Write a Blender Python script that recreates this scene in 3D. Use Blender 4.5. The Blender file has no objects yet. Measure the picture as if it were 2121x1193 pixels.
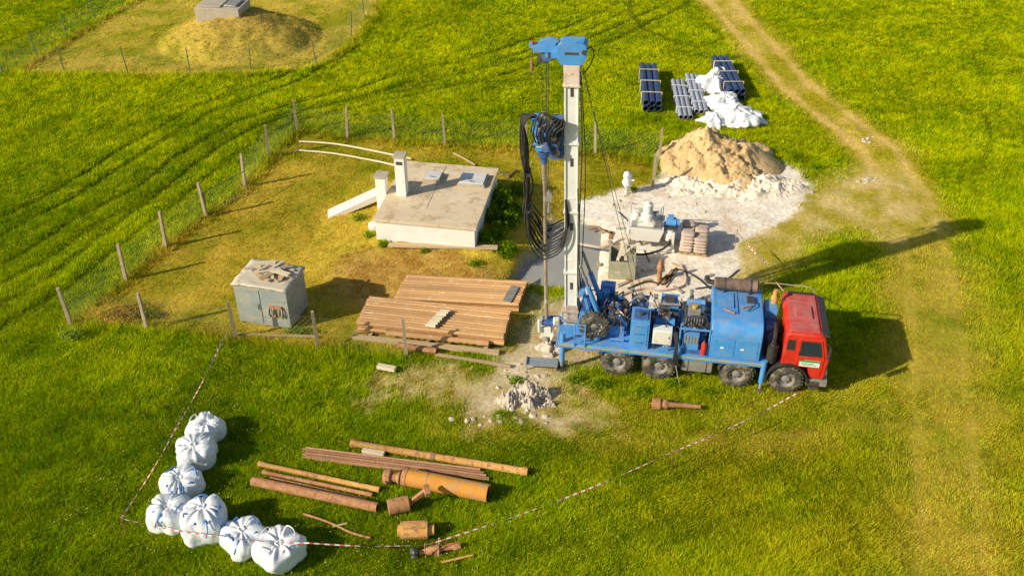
import bpy, math, random
import numpy as np
from mathutils import Vector, Matrix, Euler, Quaternion, noise as mn
random.seed(7); rng=np.random.default_rng(7)
R=math.radians
S=bpy.context.scene; COL=S.collection
# ---------------- survey model: camera station used to measure the ground plan ---------------
H=21.5; TH=R(35); F=2030.; CX=1060.5; CY=596.5
ct,st=math.cos(TH),math.sin(TH)
def ray(px,py):
    u=px-CX; v=py-CY
    return (u, F*ct-v*st, -(v*ct+F*st))
def G(px,py,z=0.0):
    d=ray(px,py); t=(H-z)/-d[2]; return Vector((d[0]*t,d[1]*t,z))
def gp(*pts): return [tuple(G(a,b)[:2]) for a,b in pts]
# ---------------- noise / masks ----------------
def hsh(a,b,s): 
    v=np.sin(a*127.1+b*311.7+s*74.7)*43758.5453
    return v-np.floor(v)
def vn(x,y,s,seed=0):
    x=np.asarray(x,float)/s; y=np.asarray(y,float)/s
    xi=np.floor(x); yi=np.floor(y); fx=x-xi; fy=y-yi
    fx=fx*fx*(3-2*fx); fy=fy*fy*(3-2*fy)
    a=hsh(xi,yi,seed); b=hsh(xi+1,yi,seed); c=hsh(xi,yi+1,seed); d=hsh(xi+1,yi+1,seed)
    return (a*(1-fx)+b*fx)*(1-fy)+(c*(1-fx)+d*fx)*fy
def fbm(x,y,s,seed=0,o=4):
    t=0;a=1;n=0
    for i in range(o):
        t=t+a*vn(x+13.7*i,y-7.1*i,s/2**i,seed+i); n+=a; a*=.55
    return t/n
def segd(x,y,p,q):
    dx,dy=q[0]-p[0],q[1]-p[1]; L=dx*dx+dy*dy+1e-9
    t=np.clip(((x-p[0])*dx+(y-p[1])*dy)/L,0,1)
    return np.hypot(x-p[0]-t*dx,y-p[1]-t*dy)
def pld(x,y,pl):
    d=np.full(np.shape(x),1e9)
    for i in range(len(pl)-1): d=np.minimum(d,segd(x,y,pl[i],pl[i+1]))
    return d
def pgd(x,y,pg):
    x=np.asarray(x,float);y=np.asarray(y,float)
    d=pld(x,y,pg+[pg[0]]); ins=np.zeros(np.shape(x),bool)
    n=len(pg)
    for i in range(n):
        a=pg[i];b=pg[(i+1)%n]
        c=((a[1]>y)!=(b[1]>y)) & (x<(b[0]-a[0])*(y-a[1])/((b[1]-a[1])+1e-12)+a[0])
        ins^=c
    return np.where(ins,-d,d)
def sm(d,w): 
    t=np.clip(.5-d/w,0,1); return t*t*(3-2*t)
ENC=gp((148,675),(262,583),(345,513),(428,450),(508,388),(558,328),(617,273),(720,288),(922,303),(1090,310),(1233,320),(1365,340),(1352,400),(1200,410),(1150,470),(1090,530),(1060,590),(1080,620),(1120,640),(1040,725),(842,742),(660,722),(488,703),(305,680))
PALE=gp((1195,408),(1290,402),(1360,385),(1395,330),(1600,330),(1675,375),(1668,435),(1610,470),(1530,492),(1520,560),(1490,620),(1380,640),(1250,650),(1190,650),(1165,592),(1095,535),(1190,480))
DIRT=gp((1060,700),(1105,615),(1200,630),(1500,600),(1500,690),(1180,760),(1150,790),(1090,860),(1230,880),(1120,880),(930,835),(1040,775),(1010,730))
DIRT2=gp((690,808),(780,765),(870,775),(1010,760),(1180,770),(1240,855),(1300,885),(1180,895),(1050,870),(960,885),(930,845),(800,818))
WORN=gp((1560,440),(1720,380),(1800,355),(1900,395),(1950,465),(1850,495),(1700,485),(1650,530),(1560,590),(1500,620),(1515,520))
UL=gp((30,156),(300,-10),(360,-60),(820,-60),(780,20),(735,90),(670,140),(520,158),(300,158))
ROAD=gp((1440,-60),(1500,10),(1570,90),(1650,180),(1740,250),(1820,310),(1850,360),(1890,420))
ROAD2=gp((1880,420),(1925,560),(1940,700),(1955,900),(1975,1193),(1990,1300))
RING=gp((940,850),(1100,872),(1300,885),(1500,890),(1680,872),(1800,830),(1880,760),(1920,650),(1900,500))
PIT=gp((1058,585),(1085,538),(1122,522),(1128,462),(1165,455),(1245,462),(1242,510),(1235,588),(1165,592))
TRK=[gp(*l) for l in [
 [(-60,700),(0,655),(120,585),(230,500),(330,425),(420,350),(500,300),(600,245),(690,225),(800,200),(960,165),(1100,130),(1250,80),(1380,20),(1450,-20)],
 [(-60,600),(60,540),(180,460),(300,400),(380,335),(500,262),(620,222),(760,190),(850,160),(980,135),(1120,85),(1200,60),(1300,10)],
 [(-60,500),(120,410),(300,300),(430,225),(600,165),(720,100)],
 [(1310,-10),(1300,40),(1260,85),(1200,110)],[(1395,88),(1450,100),(1500,82),(1470,60)],
 [(2042,240),(2052,290),(2030,350)],[(1440,-60),(1420,20),(1490,70)],
 [(1560,930),(1700,980),(1800,1060),(1850,1193)],[(1050,1193),(1250,1100),(1500,990),(1750,900)],
 [(1100,1193),(1320,1120),(1560,1020),(1800,930)],[(620,235),(640,290),(700,292)],[(640,230),(900,178),(1150,165)],
 [(1380,100),(1500,130),(1560,110)],[(1290,0),(1330,60),(1400,90)]]]
BC=(-3.02,35.22); BA=R(-9.5); BW,BD=4.15,5.0
def bloc(x,y):
    dx=x-BC[0];dy=y-BC[1]; c,s=math.cos(BA),math.sin(BA)
    return dx*c+dy*s, -dx*s+dy*c
MC=tuple(G(490,80)[:2])
def gh(x,y):
    x=np.asarray(x,float);y=np.asarray(y,float)
    far=np.clip(1-sm(pgd(x,y,ENC),3)-sm(pgd(x,y,PALE),3),0,1)
    z=(fbm(x,y,5,3)-.5)*.15*np.clip((np.hypot(x-4,y-27)-9)/8,0,1)*far+(fbm(x,y,.9,5)-.5)*.07
    lx,ly=bloc(x,y)
    d=np.hypot(np.maximum(np.abs(lx)-BW/2,0),np.maximum(np.abs(ly)-BD/2,0))
    z=z+np.where(ly<-BD/2,.50,.66)*np.clip(1-d/(2.4+fbm(x,y,1.5,9)),0,1)**1.0
    r=np.hypot((x-MC[0]-.2)/1.15,(y-MC[1]))
    z=z+1.95*np.clip(1-r/4.2,0,1)**.85+np.where(r<4,(fbm(x,y,1.0,2)-.5)*.4,0)
    z=z-.42*sm(pgd(x,y,PIT),.35)
    hb=G(255,650); rr=np.hypot((x-hb[0])/1.5,(y-hb[1])/.9)
    z=z+.35*np.clip(1-rr,0,1)
    t=np.zeros(np.shape(x))
    for k,pl in enumerate(TRK[:3]):
        t=np.maximum(t,sm(np.abs(pld(x,y,pl)-.6)-.14,.4)*(.3+.7*vn(x,y,4,k)))
    return z-.10*t
def ghz(x,y): return float(gh(np.array([x]),np.array([y]))[0])
def onG(px,py):
    z=0
    for _ in range(7):
        p=G(px,py,z); z=.4*z+.6*ghz(p.x,p.y)
    p=G(px,py,z); p.z=ghz(p.x,p.y); return p
def lerp(a,b,t): return a+(b-a)*t[...,None]
def C(*c): return np.array(c,float)
def zones(x,y):
    w=(fbm(x,y,1.6,21)-.5)*1.6; w2=(fbm(x,y,.5,31,3)-.5)*.9
    z={}
    z['enc']=sm(pgd(x,y,ENC)+.4*w,.7)
    z['pale']=sm(pgd(x,y,PALE)+.7*w+w2*.8,.5)
    z['dirt']=sm(pgd(x,y,DIRT)+.9*w+w2,1.2)
    z['dirt2']=sm(pgd(x,y,DIRT2)+1.8*w+1.8*w2+.12,1.0)
    z['worn']=sm(pgd(x,y,WORN)+1.0*w+w2-.2,2.4)
    z['ul']=sm(pgd(x,y,UL)+.5*w,.9)
    rd=pld(x,y,ROAD)
    z['road']=sm(rd-1.45+.5*w+w2*.6,1.2)
    z['rut']=sm(np.abs(rd-.8)-.26+.25*w2,.5)
    r2=pld(x,y,ROAD2)
    z['road2']=np.maximum(sm(r2-1.5+1.0*w+w2,2.6)*.7,sm(np.abs(r2-.8)-.28+.6*w2,.6)*1.0)
    z['ring']=sm(np.abs(pld(x,y,RING)-.6)-.45+.8*w+w2,1.5)
    t=np.zeros(np.shape(x))
    for k,pl in enumerate(TRK):
        d=pld(x,y,pl); t=np.maximum(t,sm(np.abs(d-(.6 if k<3 or 6<k<10 else .0))-.15+.2*w2+.05*w,.32)*np.clip(.3+.9*vn(x,y,4,k),0,1)*(.5 if 6<k<10 else 1))
    z['trk']=np.clip(t,0,1)
    return z
def colour(x,y,z=None):
    x=np.asarray(x,float);y=np.asarray(y,float)
    if z is None: z=zones(x,y)
    n1=fbm(x,y,7,1);n2=fbm(x,y,1.3,2);n3=fbm(x,y,.35,4,2)
    xw=x+2.2*(fbm(x,y,9,41,2)-.5)*2; yw=y+2.2*(fbm(x,y,9,43,2)-.5)*2
    u=(xw*.39+yw*.92)*.2; v=(xw*.92-yw*.39)
    st_=fbm(u,v,1.1,55,3); st2=fbm(x*.18+y*.02,y*1.0-x*.14,.9,57,3)
    lf=np.clip((-x+8)/8,0,1)*np.clip((y-25)/6,0,1)
    ss=st_*lf+st2*(1-lf)
    a=np.clip((.20*n1+.28*n2+.40*n3+.12*ss-.5)*2.9+.55,0,1)
    c=lerp(C(.155,.25,.0015),C(.365,.415,.003),a)
    lush=np.clip((30-y)/8,0,1)*np.clip((5-x)/8,0,1)
    c=lerp(c,c*C(.72,.80,1.),lush*.85)
    up=np.clip((y-33)/15,0,1); c=lerp(c,c*C(1.14,1.06,1),up)
    ye=np.clip((x-0)/8,0,1)*np.clip((28-y)/5,0,1)*(.4+.6*np.clip((n2-.35)*3,0,1))
    c=lerp(c,C(.43,.385,.012),ye*.75)
    rt=np.clip((x-12)/4,0,1)*np.clip((34-y)/6,0,1); c=lerp(c,C(.41,.375,.012),rt*.45*np.clip(n2*2-.2,0,1))
    c=c*(0.86+.28*ss)[...,None]
    c=lerp(c,C(.06,.105,.001),z['trk']*.75)
    c=lerp(c,C(.54,.41,.045),z['ring']*.6*np.clip(n2*2-.2,0,1))
    c=lerp(c,C(.62,.44,.06),z['road2']*.85*np.clip(n2*1.6+.1,0,1))
    dry=lerp(C(.27,.265,.005),C(.58,.41,.045),np.clip((.6*n2+.4*n1-.5)*3.0+.52,0,1))
    lx,ly=bloc(x,y)
    c=lerp(c,dry,z['enc'])
    fr=sm(np.hypot(lx/3.6,(ly+4.4)/1.9)-1+.5*(n2-.5),.5)
    c=lerp(c,lerp(C(.44,.22,.05),C(.60,.37,.10),np.clip((n3-.5)*3+.5,0,1)),fr*.75)
    dul=lerp(C(.34,.32,.014),C(.62,.45,.06),np.clip((n2-.5)*2.8+.5,0,1))
    rM=np.hypot((x-MC[0]-.2)/1.15,(y-MC[1])); dul=lerp(dul,lerp(C(.40,.25,.06),C(.60,.39,.09),np.clip((n3-.5)*3+.5,0,1)),np.clip(1.25-rM/4,0,1)*.8)
    c=lerp(c,dul,z['ul']*.95)
    rd=lerp(C(.42,.36,.018),C(.80,.53,.15),np.clip((n2-.5)*1.8+.15+z['rut']*.85,0,1))
    c=lerp(c,rd,z['road']*.92)
    c=lerp(c,lerp(C(.50,.38,.04),C(.80,.58,.24),np.clip((n2-.5)*3+.45,0,1)),z['worn']*.88)
    c=lerp(c,lerp(C(.42,.28,.07),C(.66,.49,.23),np.clip((n3-.5)*3+.45,0,1)),z['dirt2']*.75)
    c=lerp(c,lerp(C(.46,.32,.11),C(.84,.68,.45),np.clip((n2-.5)*3+.5,0,1)),z['dirt']*.95)
    pl=lerp(C(.76,.59,.41),C(.98,.87,.71),np.clip((.6*n2+.4*n3-.5)*3.2+.75,0,1))
    c=lerp(c,pl,z['pale'])
    pit=sm(pgd(x,y,PIT)-.05,.3); c=lerp(c,C(.44,.38,.30),pit)
    return np.clip(c,0,1)
# ---------------- materials ----------------
MATS={}
def mat(name,c1,c2=None,scale=3,rough=.6,metal=0,bump=.15,bscale=30,c3=None,spot=.6,sscale=2.5,rand=0.,stretch=None,spec=.4,dust=0):
    if name in MATS: return MATS[name]
    m=bpy.data.materials.new(name); m.use_nodes=True; nt=m.node_tree; N=nt.nodes; L=nt.links
    b=N['Principled BSDF']; b.inputs['Roughness'].default_value=rough; b.inputs['Metallic'].default_value=metal
    b.inputs['Specular IOR Level'].default_value=spec
    tc=N.new('ShaderNodeTexCoord'); mp=N.new('ShaderNodeMapping'); L.new(tc.outputs['Object'],mp.inputs[0])
    if stretch: mp.inputs['Scale'].default_value=stretch
    oi=N.new('ShaderNodeObjectInfo'); va=N.new('ShaderNodeVectorMath'); va.operation='MULTIPLY_ADD'
    cb=N.new('ShaderNodeCombineXYZ'); 
    for i in range(3): L.new(oi.outputs['Random'],cb.inputs[i])
    L.new(cb.outputs[0],va.inputs[0]); va.inputs[1].default_value=(17,31,23); L.new(mp.outputs[0],va.inputs[2])
    n=N.new('ShaderNodeTexNoise'); n.inputs['Scale'].default_value=scale; n.inputs['Detail'].default_value=6; n.inputs['Roughness'].default_value=.65
    L.new(va.outputs[0],n.inputs['Vector'])
    r=N.new('ShaderNodeValToRGB'); r.color_ramp.elements[0].position=.32; r.color_ramp.elements[1].position=.68
    c2=c2 or tuple(v*.75 for v in c1)
    r.color_ramp.elements[0].color=(*c1,1); r.color_ramp.elements[1].color=(*c2,1)
    L.new(n.outputs[0],r.inputs[0]); out=r.outputs[0]
    if c3:
        n2=N.new('ShaderNodeTexNoise'); n2.inputs['Scale'].default_value=sscale; n2.inputs['Detail'].default_value=9; n2.inputs['Roughness'].default_value=.75
        L.new(va.outputs[0],n2.inputs['Vector'])
        r2=N.new('ShaderNodeValToRGB'); r2.color_ramp.elements[0].position=spot; r2.color_ramp.elements[1].position=min(1,spot+.1)
        L.new(n2.outputs[0],r2.inputs[0]); mx=N.new('ShaderNodeMix'); mx.data_type='RGBA'
        L.new(r2.outputs[0],mx.inputs['Factor']); L.new(out,mx.inputs['A']); mx.inputs['B'].default_value=(*c3,1); out=mx.outputs['Result']
    if dust:
        ge=N.new('ShaderNodeNewGeometry'); sx=N.new('ShaderNodeSeparateXYZ'); L.new(ge.outputs['Normal'],sx.inputs[0])
        n4=N.new('ShaderNodeTexNoise'); n4.inputs['Scale'].default_value=3.5; n4.inputs['Detail'].default_value=7; L.new(va.outputs[0],n4.inputs['Vector'])
        mr=N.new('ShaderNodeMapRange'); mr.inputs['From Min'].default_value=.40; mr.inputs['From Max'].default_value=.75; mr.inputs['To Max'].default_value=dust; L.new(n4.outputs[0],mr.inputs[0])
        mrz=N.new('ShaderNodeMapRange'); mrz.inputs['From Min'].default_value=-.2; mrz.inputs['From Max'].default_value=.9; mrz.inputs['To Min'].default_value=.45; L.new(sx.outputs[2],mrz.inputs[0])
        mu=N.new('ShaderNodeMath'); mu.operation='MULTIPLY'; L.new(mr.outputs[0],mu.inputs[0]); L.new(mrz.outputs[0],mu.inputs[1])
        mx=N.new('ShaderNodeMix'); mx.data_type='RGBA'; L.new(mu.outputs[0],mx.inputs['Factor']); L.new(out,mx.inputs['A']); mx.inputs['B'].default_value=(.46,.36,.24,1); out=mx.outputs['Result']
    if rand:
        hs=N.new('ShaderNodeHueSaturation'); mr=N.new('ShaderNodeMapRange'); mr.inputs['To Min'].default_value=1-rand; mr.inputs['To Max'].default_value=1+rand
        L.new(oi.outputs['Random'],mr.inputs[0]); L.new(mr.outputs[0],hs.inputs['Value']); L.new(out,hs.inputs['Color']); out=hs.outputs[0]
    L.new(out,b.inputs['Base Color'])
    if bump:
        n3=N.new('ShaderNodeTexNoise'); n3.inputs['Scale'].default_value=bscale; n3.inputs['Detail'].default_value=4
        L.new(va.outputs[0],n3.inputs['Vector']); bp=N.new('ShaderNodeBump'); bp.inputs['Strength'].default_value=bump; bp.inputs['Distance'].default_value=.03
        L.new(n3.outputs[0],bp.inputs['Height']); L.new(bp.outputs[0],b.inputs['Normal'])
    MATS[name]=m; return m
BLUE=mat('blue_paint',(.055,.28,.68),(.085,.36,.76),2,.42,c3=(.24,.22,.18),spot=.62,sscale=4,dust=.45)
DBLUE=mat('dark_blue_paint',(.02,.085,.30),(.04,.15,.42),4,.5,c3=(.12,.10,.08),spot=.55,sscale=6,dust=.4)
GBLUE=mat('worn_grey_blue_paint',(.16,.27,.38),(.26,.30,.34),3,.6,c3=(.36,.30,.22),spot=.52,sscale=4,dust=.6)
RED=mat('red_paint',(.74,.03,.012),(.62,.025,.012),2,.32,c3=(.4,.12,.07),spot=.68,dust=.2)
ROOFR=mat('faded_red_paint',(.55,.06,.06),(.62,.13,.12),3,.5,c3=(.42,.22,.18),spot=.58,dust=.4)
WHITE=mat('white_paint',(.86,.82,.74),(.76,.71,.61),2,.5,c3=(.40,.26,.15),spot=.60,sscale=3)
MASTW=mat('mast_white_paint',(.88,.86,.80),(.78,.75,.68),1.5,.5,c3=(.42,.27,.17),spot=.60,sscale=6)
MASTR=mat('mast_rusty_paint',(.80,.72,.62),(.66,.44,.30),3,.6,c3=(.42,.17,.07),spot=.54,sscale=5)
MASTF=mat('mast_foot_paint',(.60,.50,.42),(.42,.32,.25),4,.6,c3=(.20,.12,.08),spot=.54,sscale=6)
BLACK=mat('black_rubber',(.022,.021,.02),(.05,.045,.04),6,.75,c3=(.13,.10,.07),spot=.57,sscale=5)
TYRE=mat('dusty_tyre_rubber',(.045,.04,.036),(.10,.088,.07),5,.85,c3=(.28,.23,.15),spot=.48,sscale=4)
DARK=mat('dark_steel',(.06,.058,.055),(.13,.12,.11),5,.55,.3,c3=(.25,.16,.10),spot=.57,sscale=6)
STEEL=mat('grey_steel',(.44,.41,.37),(.30,.27,.24),4,.45,.3,c3=(.32,.19,.11),spot=.58,sscale=5)
RUST=mat('rusty_steel',(.38,.155,.065),(.52,.28,.125),4,.85,0,c3=(.17,.08,.045),spot=.53,sscale=7,rand=.2,bump=.5,bscale=18)
RODM=mat('rusty_rod_steel',(.66,.385,.165),(.52,.28,.115),2.5,.85,0,c3=(.76,.55,.31),spot=.55,sscale=5,rand=.2,bump=.3,stretch=(.5,1,1))
ORUST=mat('orange_rusty_steel',(.62,.29,.065),(.70,.42,.14),4,.85,0,c3=(.32,.15,.06),spot=.52,sscale=5,rand=.12,bump=.4,bscale=18)
THINR=mat('red_brown_steel',(.36,.16,.08),(.48,.27,.15),3,.75,rand=.2)
WOOD=mat('weathered_wood',(.60,.45,.26),(.45,.31,.17),3,.85,bump=.3,stretch=(.4,4,4),rand=.25,c3=(.24,.17,.1),spot=.62)
PALEW=mat('bleached_wood',(.82,.70,.49),(.68,.54,.35),3,.85,bump=.3,stretch=(.4,4,4),rand=.15)
CONC=mat('concrete',(.54,.46,.35),(.43,.37,.28),2.5,.9,bump=.3,c3=(.31,.26,.18),spot=.6,sscale=3)
ROOFC=mat('roof_concrete',(.70,.54,.34),(.80,.65,.45),1.1,.9,bump=.2,c3=(.56,.40,.22),spot=.50,sscale=1.7)
HATCH=mat('grey_hatch_paint',(.74,.73,.68),(.62,.60,.55),2,.6,c3=(.46,.38,.28),spot=.6)
POSTC=mat('post_concrete',(.50,.38,.25),(.36,.27,.17),5,.9,bump=.3,rand=.15,c3=(.2,.15,.1),spot=.58,sscale=9)
WALL=mat('whitewash',(.92,.89,.81),(.84,.80,.71),1.5,.9,bump=.2,c3=(.62,.54,.40),spot=.62,sscale=2.5)
BAGW=mat('woven_white_plastic',(.86,.85,.82),(.76,.78,.80),3,.5,bump=.3,bscale=8,c3=(.62,.57,.48),spot=.64,sscale=3)
STRAP=mat('blue_strap',(.09,.28,.62),(.07,.2,.5),5,.6)
SHED=mat('grey_blue_sheet',(.27,.31,.30),(.40,.41,.37),1.8,.6,c3=(.50,.42,.29),spot=.52,sscale=2.2)
SHEDT=mat('grey_roof_sheet',(.70,.60,.44),(.56,.48,.36),2,.7,c3=(.32,.22,.12),spot=.56,sscale=3)
NAVY=mat('navy_plastic',(.02,.04,.11),(.04,.07,.16),3,.35,rand=.2,bump=.05)
GREYP=mat('grey_plastic',(.36,.38,.44),(.28,.30,.36),3,.4,rand=.15,bump=.05)
GLASS=mat('dark_glass',(.03,.05,.07),(.02,.03,.05),1,.08,bump=0,spec=.9)
GREEN=mat('green_print',(.05,.36,.08),(.05,.3,.07),3,.6)
PLWHITE=mat('sign_white',(.86,.85,.8),(.8,.8,.75),3,.5)
YEL=mat('yellow_stripe',(.68,.46,.05),(.5,.33,.06),3,.5,c3=(.1,.2,.3),spot=.58)
SACK=mat('paper_sack',(.64,.50,.40),(.54,.41,.32),3,.8,rand=.12)
SAND=mat('tan_sand',(.60,.39,.165),(.74,.53,.27),2.3,.95,bump=1.0,bscale=12,c3=(.42,.24,.09),spot=.52,sscale=5)
CHALK=mat('white_spoil',(.94,.83,.68),(.82,.67,.49),2.2,.95,bump=1.0,bscale=14,c3=(.62,.44,.26),spot=.6,sscale=4)
RUBB=mat('grey_rubble',(.64,.55,.44),(.48,.40,.32),6,.95,bump=.8,bscale=15)
SLUR=mat('grey_slurry',(.32,.31,.28),(.40,.38,.33),.8,.35,bump=.1,bscale=3)
TRED=mat('tape_red',(.65,.12,.09),(.6,.1,.08),3,.5); TWHT=mat('tape_white',(.85,.78,.72),(.8,.74,.7),3,.5)
WIRE=mat('fence_wire',(.30,.30,.18),(.22,.22,.13),3,.6,.2); GPOST=mat('green_post',(.10,.18,.13),(.07,.13,.09),3,.6)
# ---------------- mesh builder ----------------
class MB:
    def __init__(s): s.v=[];s.f=[];s.m=[];s.mats=[]
    def mi(s,m):
        if m not in s.mats: s.mats.append(m)
        return s.mats.index(m)
    def add(s,v,f,m,M=None):
        o=len(s.v); k=s.mi(m)
        s.v+= [tuple(M@Vector(p)) if M is not None else tuple(p) for p in v]
        s.f+= [tuple(i+o for i in q) for q in f]; s.m+=[k]*len(f); return s
    def box(s,c,d,m,rot=None):
        M=Matrix.Translation(c)
        if rot: M=M@Euler(rot).to_matrix().to_4x4()
        x,y,z=d[0]/2,d[1]/2,d[2]/2
        v=[(-x,-y,-z),(x,-y,-z),(x,y,-z),(-x,y,-z),(-x,-y,z),(x,-y,z),(x,y,z),(-x,y,z)]
        return s.add(v,[(3,2,1,0),(4,5,6,7),(0,1,5,4),(1,2,6,5),(2,3,7,6),(3,0,4,7)],m,M)
    def bb(s,a,b,m): return s.box([(a[i]+b[i])/2 for i in range(3)],[abs(b[i]-a[i]) for i in range(3)],m)
    def lathe(s,p0,p1,prof,m,n=14,cap=True):
        p0=Vector(p0);p1=Vector(p1); ax=(p1-p0)
        q=ax.to_track_quat('X','Z').to_matrix()
        v=[];f=[]
        for (t,r) in prof:
            for i in range(n):
                a=2*math.pi*i/n; v.append(p0+q@Vector((t,r*math.cos(a),r*math.sin(a))))
        for j in range(len(prof)-1):
            for i in range(n):
                k=(i+1)%n; f.append((j*n+i,(j+1)*n+i,(j+1)*n+k,j*n+k))
        if cap:
            if prof[0][1]>1e-4: f.append(tuple(range(n)))
            if prof[-1][1]>1e-4: f.append(tuple((len(prof)-1)*n+i for i in reversed(range(n))))
        return s.add(v,f,m)
    def cyl(s,p0,p1,r,m,r1=None,n=14):
        L=(Vector(p1)-Vector(p0)).length
        return s.lathe(p0,p1,[(0,r),(L,r if r1 is None else r1)],m,n)
    def pipe(s,p0,p1,r,m,ri=None,n=16,inner=None):
        L=(Vector(p1)-Vector(p0)).length; ri=ri or r*.82
        s.lathe(p0,p1,[(0,ri),(0,r),(L,r),(L,ri)],m,n,False)
        return s.lathe(p0,p1,[(L,ri),(0,ri)],inner or DARK,n,False)
    def tube(s,pts,r,m,n=7,sub=6):
        P=[Vector(p) for p in pts]
        if len(P)>2 and sub>1:
            Q=[]
            for i in range(len(P)-1):
                a=P[max(i-1,0)];b=P[i];c=P[i+1];d=P[min(i+2,len(P)-1)]
                for k in range(sub):
                    t=k/sub; Q.append(.5*((2*b)+(c-a)*t+(2*a-5*b+4*c-d)*t*t+(-a+3*b-3*c+d)*t**3))
            Q.append(P[-1]); P=Q
        v=[];f=[]
        t0=(P[1]-P[0]).normalized(); nrm=t0.orthogonal().normalized()
        for i,p in enumerate(P):
            t=(P[min(i+1,len(P)-1)]-P[max(i-1,0)]).normalized()
            nrm=(nrm-t*nrm.dot(t)).normalized(); bn=t.cross(nrm)
            for k in range(n):
                a=2*math.pi*k/n; v.append(p+nrm*(r*math.cos(a))+bn*(r*math.sin(a)))
        for i in range(len(P)-1):
            for k in range(n):
                l=(k+1)%n; f.append((i*n+k,i*n+l,(i+1)*n+l,(i+1)*n+k))
        f.append(tuple(reversed(range(n)))); f.append(tuple((len(P)-1)*n+k for k in range(n)))
        return s.add(v,f,m)
    def prism(s,prof,ax,a,b,m):
        n=len(prof)
        if ax=='y': v=[(p[0],a,p[1]) for p in prof]+[(p[0],b,p[1]) for p in prof]
        elif ax=='x': v=[(a,p[0],p[1]) for p in prof]+[(b,p[0],p[1]) for p in prof]
        else: v=[(p[0],p[1],a) for p in prof]+[(p[0],p[1],b) for p in prof]
        f=[tuple(range(n)),tuple(reversed(range(n,2*n)))]+[(i,n+i,n+(i+1)%n,(i+1)%n) for i in range(n)]
        return s.add(v,f,m)
    def arc(s,cx,cz,r0,r1,a0,a1,y0,y1,m,n=10):
        prof=[(cx+r1*math.cos(R(a0+(a1-a0)*i/n)),cz+r1*math.sin(R(a0+(a1-a0)*i/n))) for i in range(n+1)]+[(cx+r0*math.cos(R(a0+(a1-a0)*i/n)),cz+r0*math.sin(R(a0+(a1-a0)*i/n))) for i in range(n,-1,-1)]
        k=len(prof); v=[(p[0],y0,p[1]) for p in prof]+[(p[0],y1,p[1]) for p in prof]; f=[]
        for i in range(n):
            j=2*n+1-i
            f+= [(i,i+1,j-1,j),(k+i,k+j,k+j-1,k+i+1)]
        f+=[(i,k+i,k+(i+1)%k,(i+1)%k) for i in range(k)]
        return s.add(v,f,m)
    def mesh(s,name):
        me=bpy.data.meshes.new(name); me.from_pydata(s.v,[],s.f)
        for m in s.mats: me.materials.append(m)
        me.polygons.foreach_set('material_index',s.m); 
        import bmesh
        bm=bmesh.new(); bm.from_mesh(me); bmesh.ops.recalc_face_normals(bm,faces=bm.faces); bm.to_mesh(me); bm.free()
        me.polygons.foreach_set('use_smooth',[True]*len(me.polygons)); me.set_sharp_from_angle(angle=R(38)); me.update()
        return me
    def obj(s,name,parent=None,loc=(0,0,0),rot=(0,0,0),bevel=0):
        o=bpy.data.objects.new(name,s.mesh(name)); COL.objects.link(o); o.location=loc; o.rotation_euler=rot
        if parent: o.parent=parent
        if bevel:
            b=o.modifiers.new('bevel','BEVEL'); b.width=bevel; b.segments=2; b.limit_method='ANGLE'; b.angle_limit=R(40)
        return o
def empty(name,loc=(0,0,0),rot=(0,0,0),parent=None):
    o=bpy.data.objects.new(name,None); o.empty_display_size=.3; COL.objects.link(o); o.location=loc; o.rotation_euler=rot
    if parent: o.parent=parent
    return o
def top(o,label,cat,group=None):
    o['label']=label;o['category']=cat
    if group:o['group']=group
    return o
def between(o,p0,p1,roll=0):
    p0=Vector(p0);p1=Vector(p1); o.rotation_mode='QUATERNION'; o.location=p0
    q=(p1-p0).to_track_quat('X','Z'); 
    o.rotation_quaternion=q@Quaternion((1,0,0),roll)
    return o
# ---------------- ground ----------------
def grid_axis(lo,hi,step,out):
    a=list(np.arange(lo,hi,step)); 
    e=[8,20,45,90,180,out]
    return np.array([lo-k for k in reversed(e)]+a+[a[-1]+k for k in e])
xs=grid_axis(-38,38,.15,420); ys=grid_axis(13,70,.15,420); ys=ys[ys>-60]
X,Y=np.meshgrid(xs,ys); X=X.ravel();Y=Y.ravel()
Z=gh(X,Y); Zn=zones(X,Y); CC=colour(X,Y,Zn)
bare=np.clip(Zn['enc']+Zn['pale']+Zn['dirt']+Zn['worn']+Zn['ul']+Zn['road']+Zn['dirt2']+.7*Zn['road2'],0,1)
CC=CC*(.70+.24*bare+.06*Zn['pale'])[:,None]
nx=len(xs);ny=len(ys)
I=np.arange(nx*ny).reshape(ny,nx)
quads=np.stack([I[:-1,:-1],I[:-1,1:],I[1:,1:],I[1:,:-1]],-1).reshape(-1,4)
gm=bpy.data.materials.new('ground_cover'); gm.use_nodes=True; nt=gm.node_tree;N=nt.nodes;L=nt.links
b=N['Principled BSDF']; b.inputs['Roughness'].default_value=1; b.inputs['Specular IOR Level'].default_value=.1
at=N.new('ShaderNodeAttribute'); at.attribute_name='Col'
tc=N.new('ShaderNodeTexCoord')
def nz(s,d=5,ro=.6):
    n=N.new('ShaderNodeTexNoise'); n.inputs['Scale'].default_value=s;n.inputs['Detail'].default_value=d;n.inputs['Roughness'].default_value=ro;L.new(tc.outputs['Object'],n.inputs['Vector']);return n
n1=nz(5,8,.78); mr=N.new('ShaderNodeMapRange'); mr.inputs['From Min'].default_value=.3;mr.inputs['From Max'].default_value=.7;mr.inputs['To Min'].default_value=.6;mr.inputs['To Max'].default_value=1.4
L.new(n1.outputs[0],mr.inputs[0]); vm=N.new('ShaderNodeVectorMath');vm.operation='SCALE';L.new(at.outputs['Color'],vm.inputs[0]);L.new(mr.outputs[0],vm.inputs['Scale']);L.new(vm.outputs[0],b.inputs['Base Color'])
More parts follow.
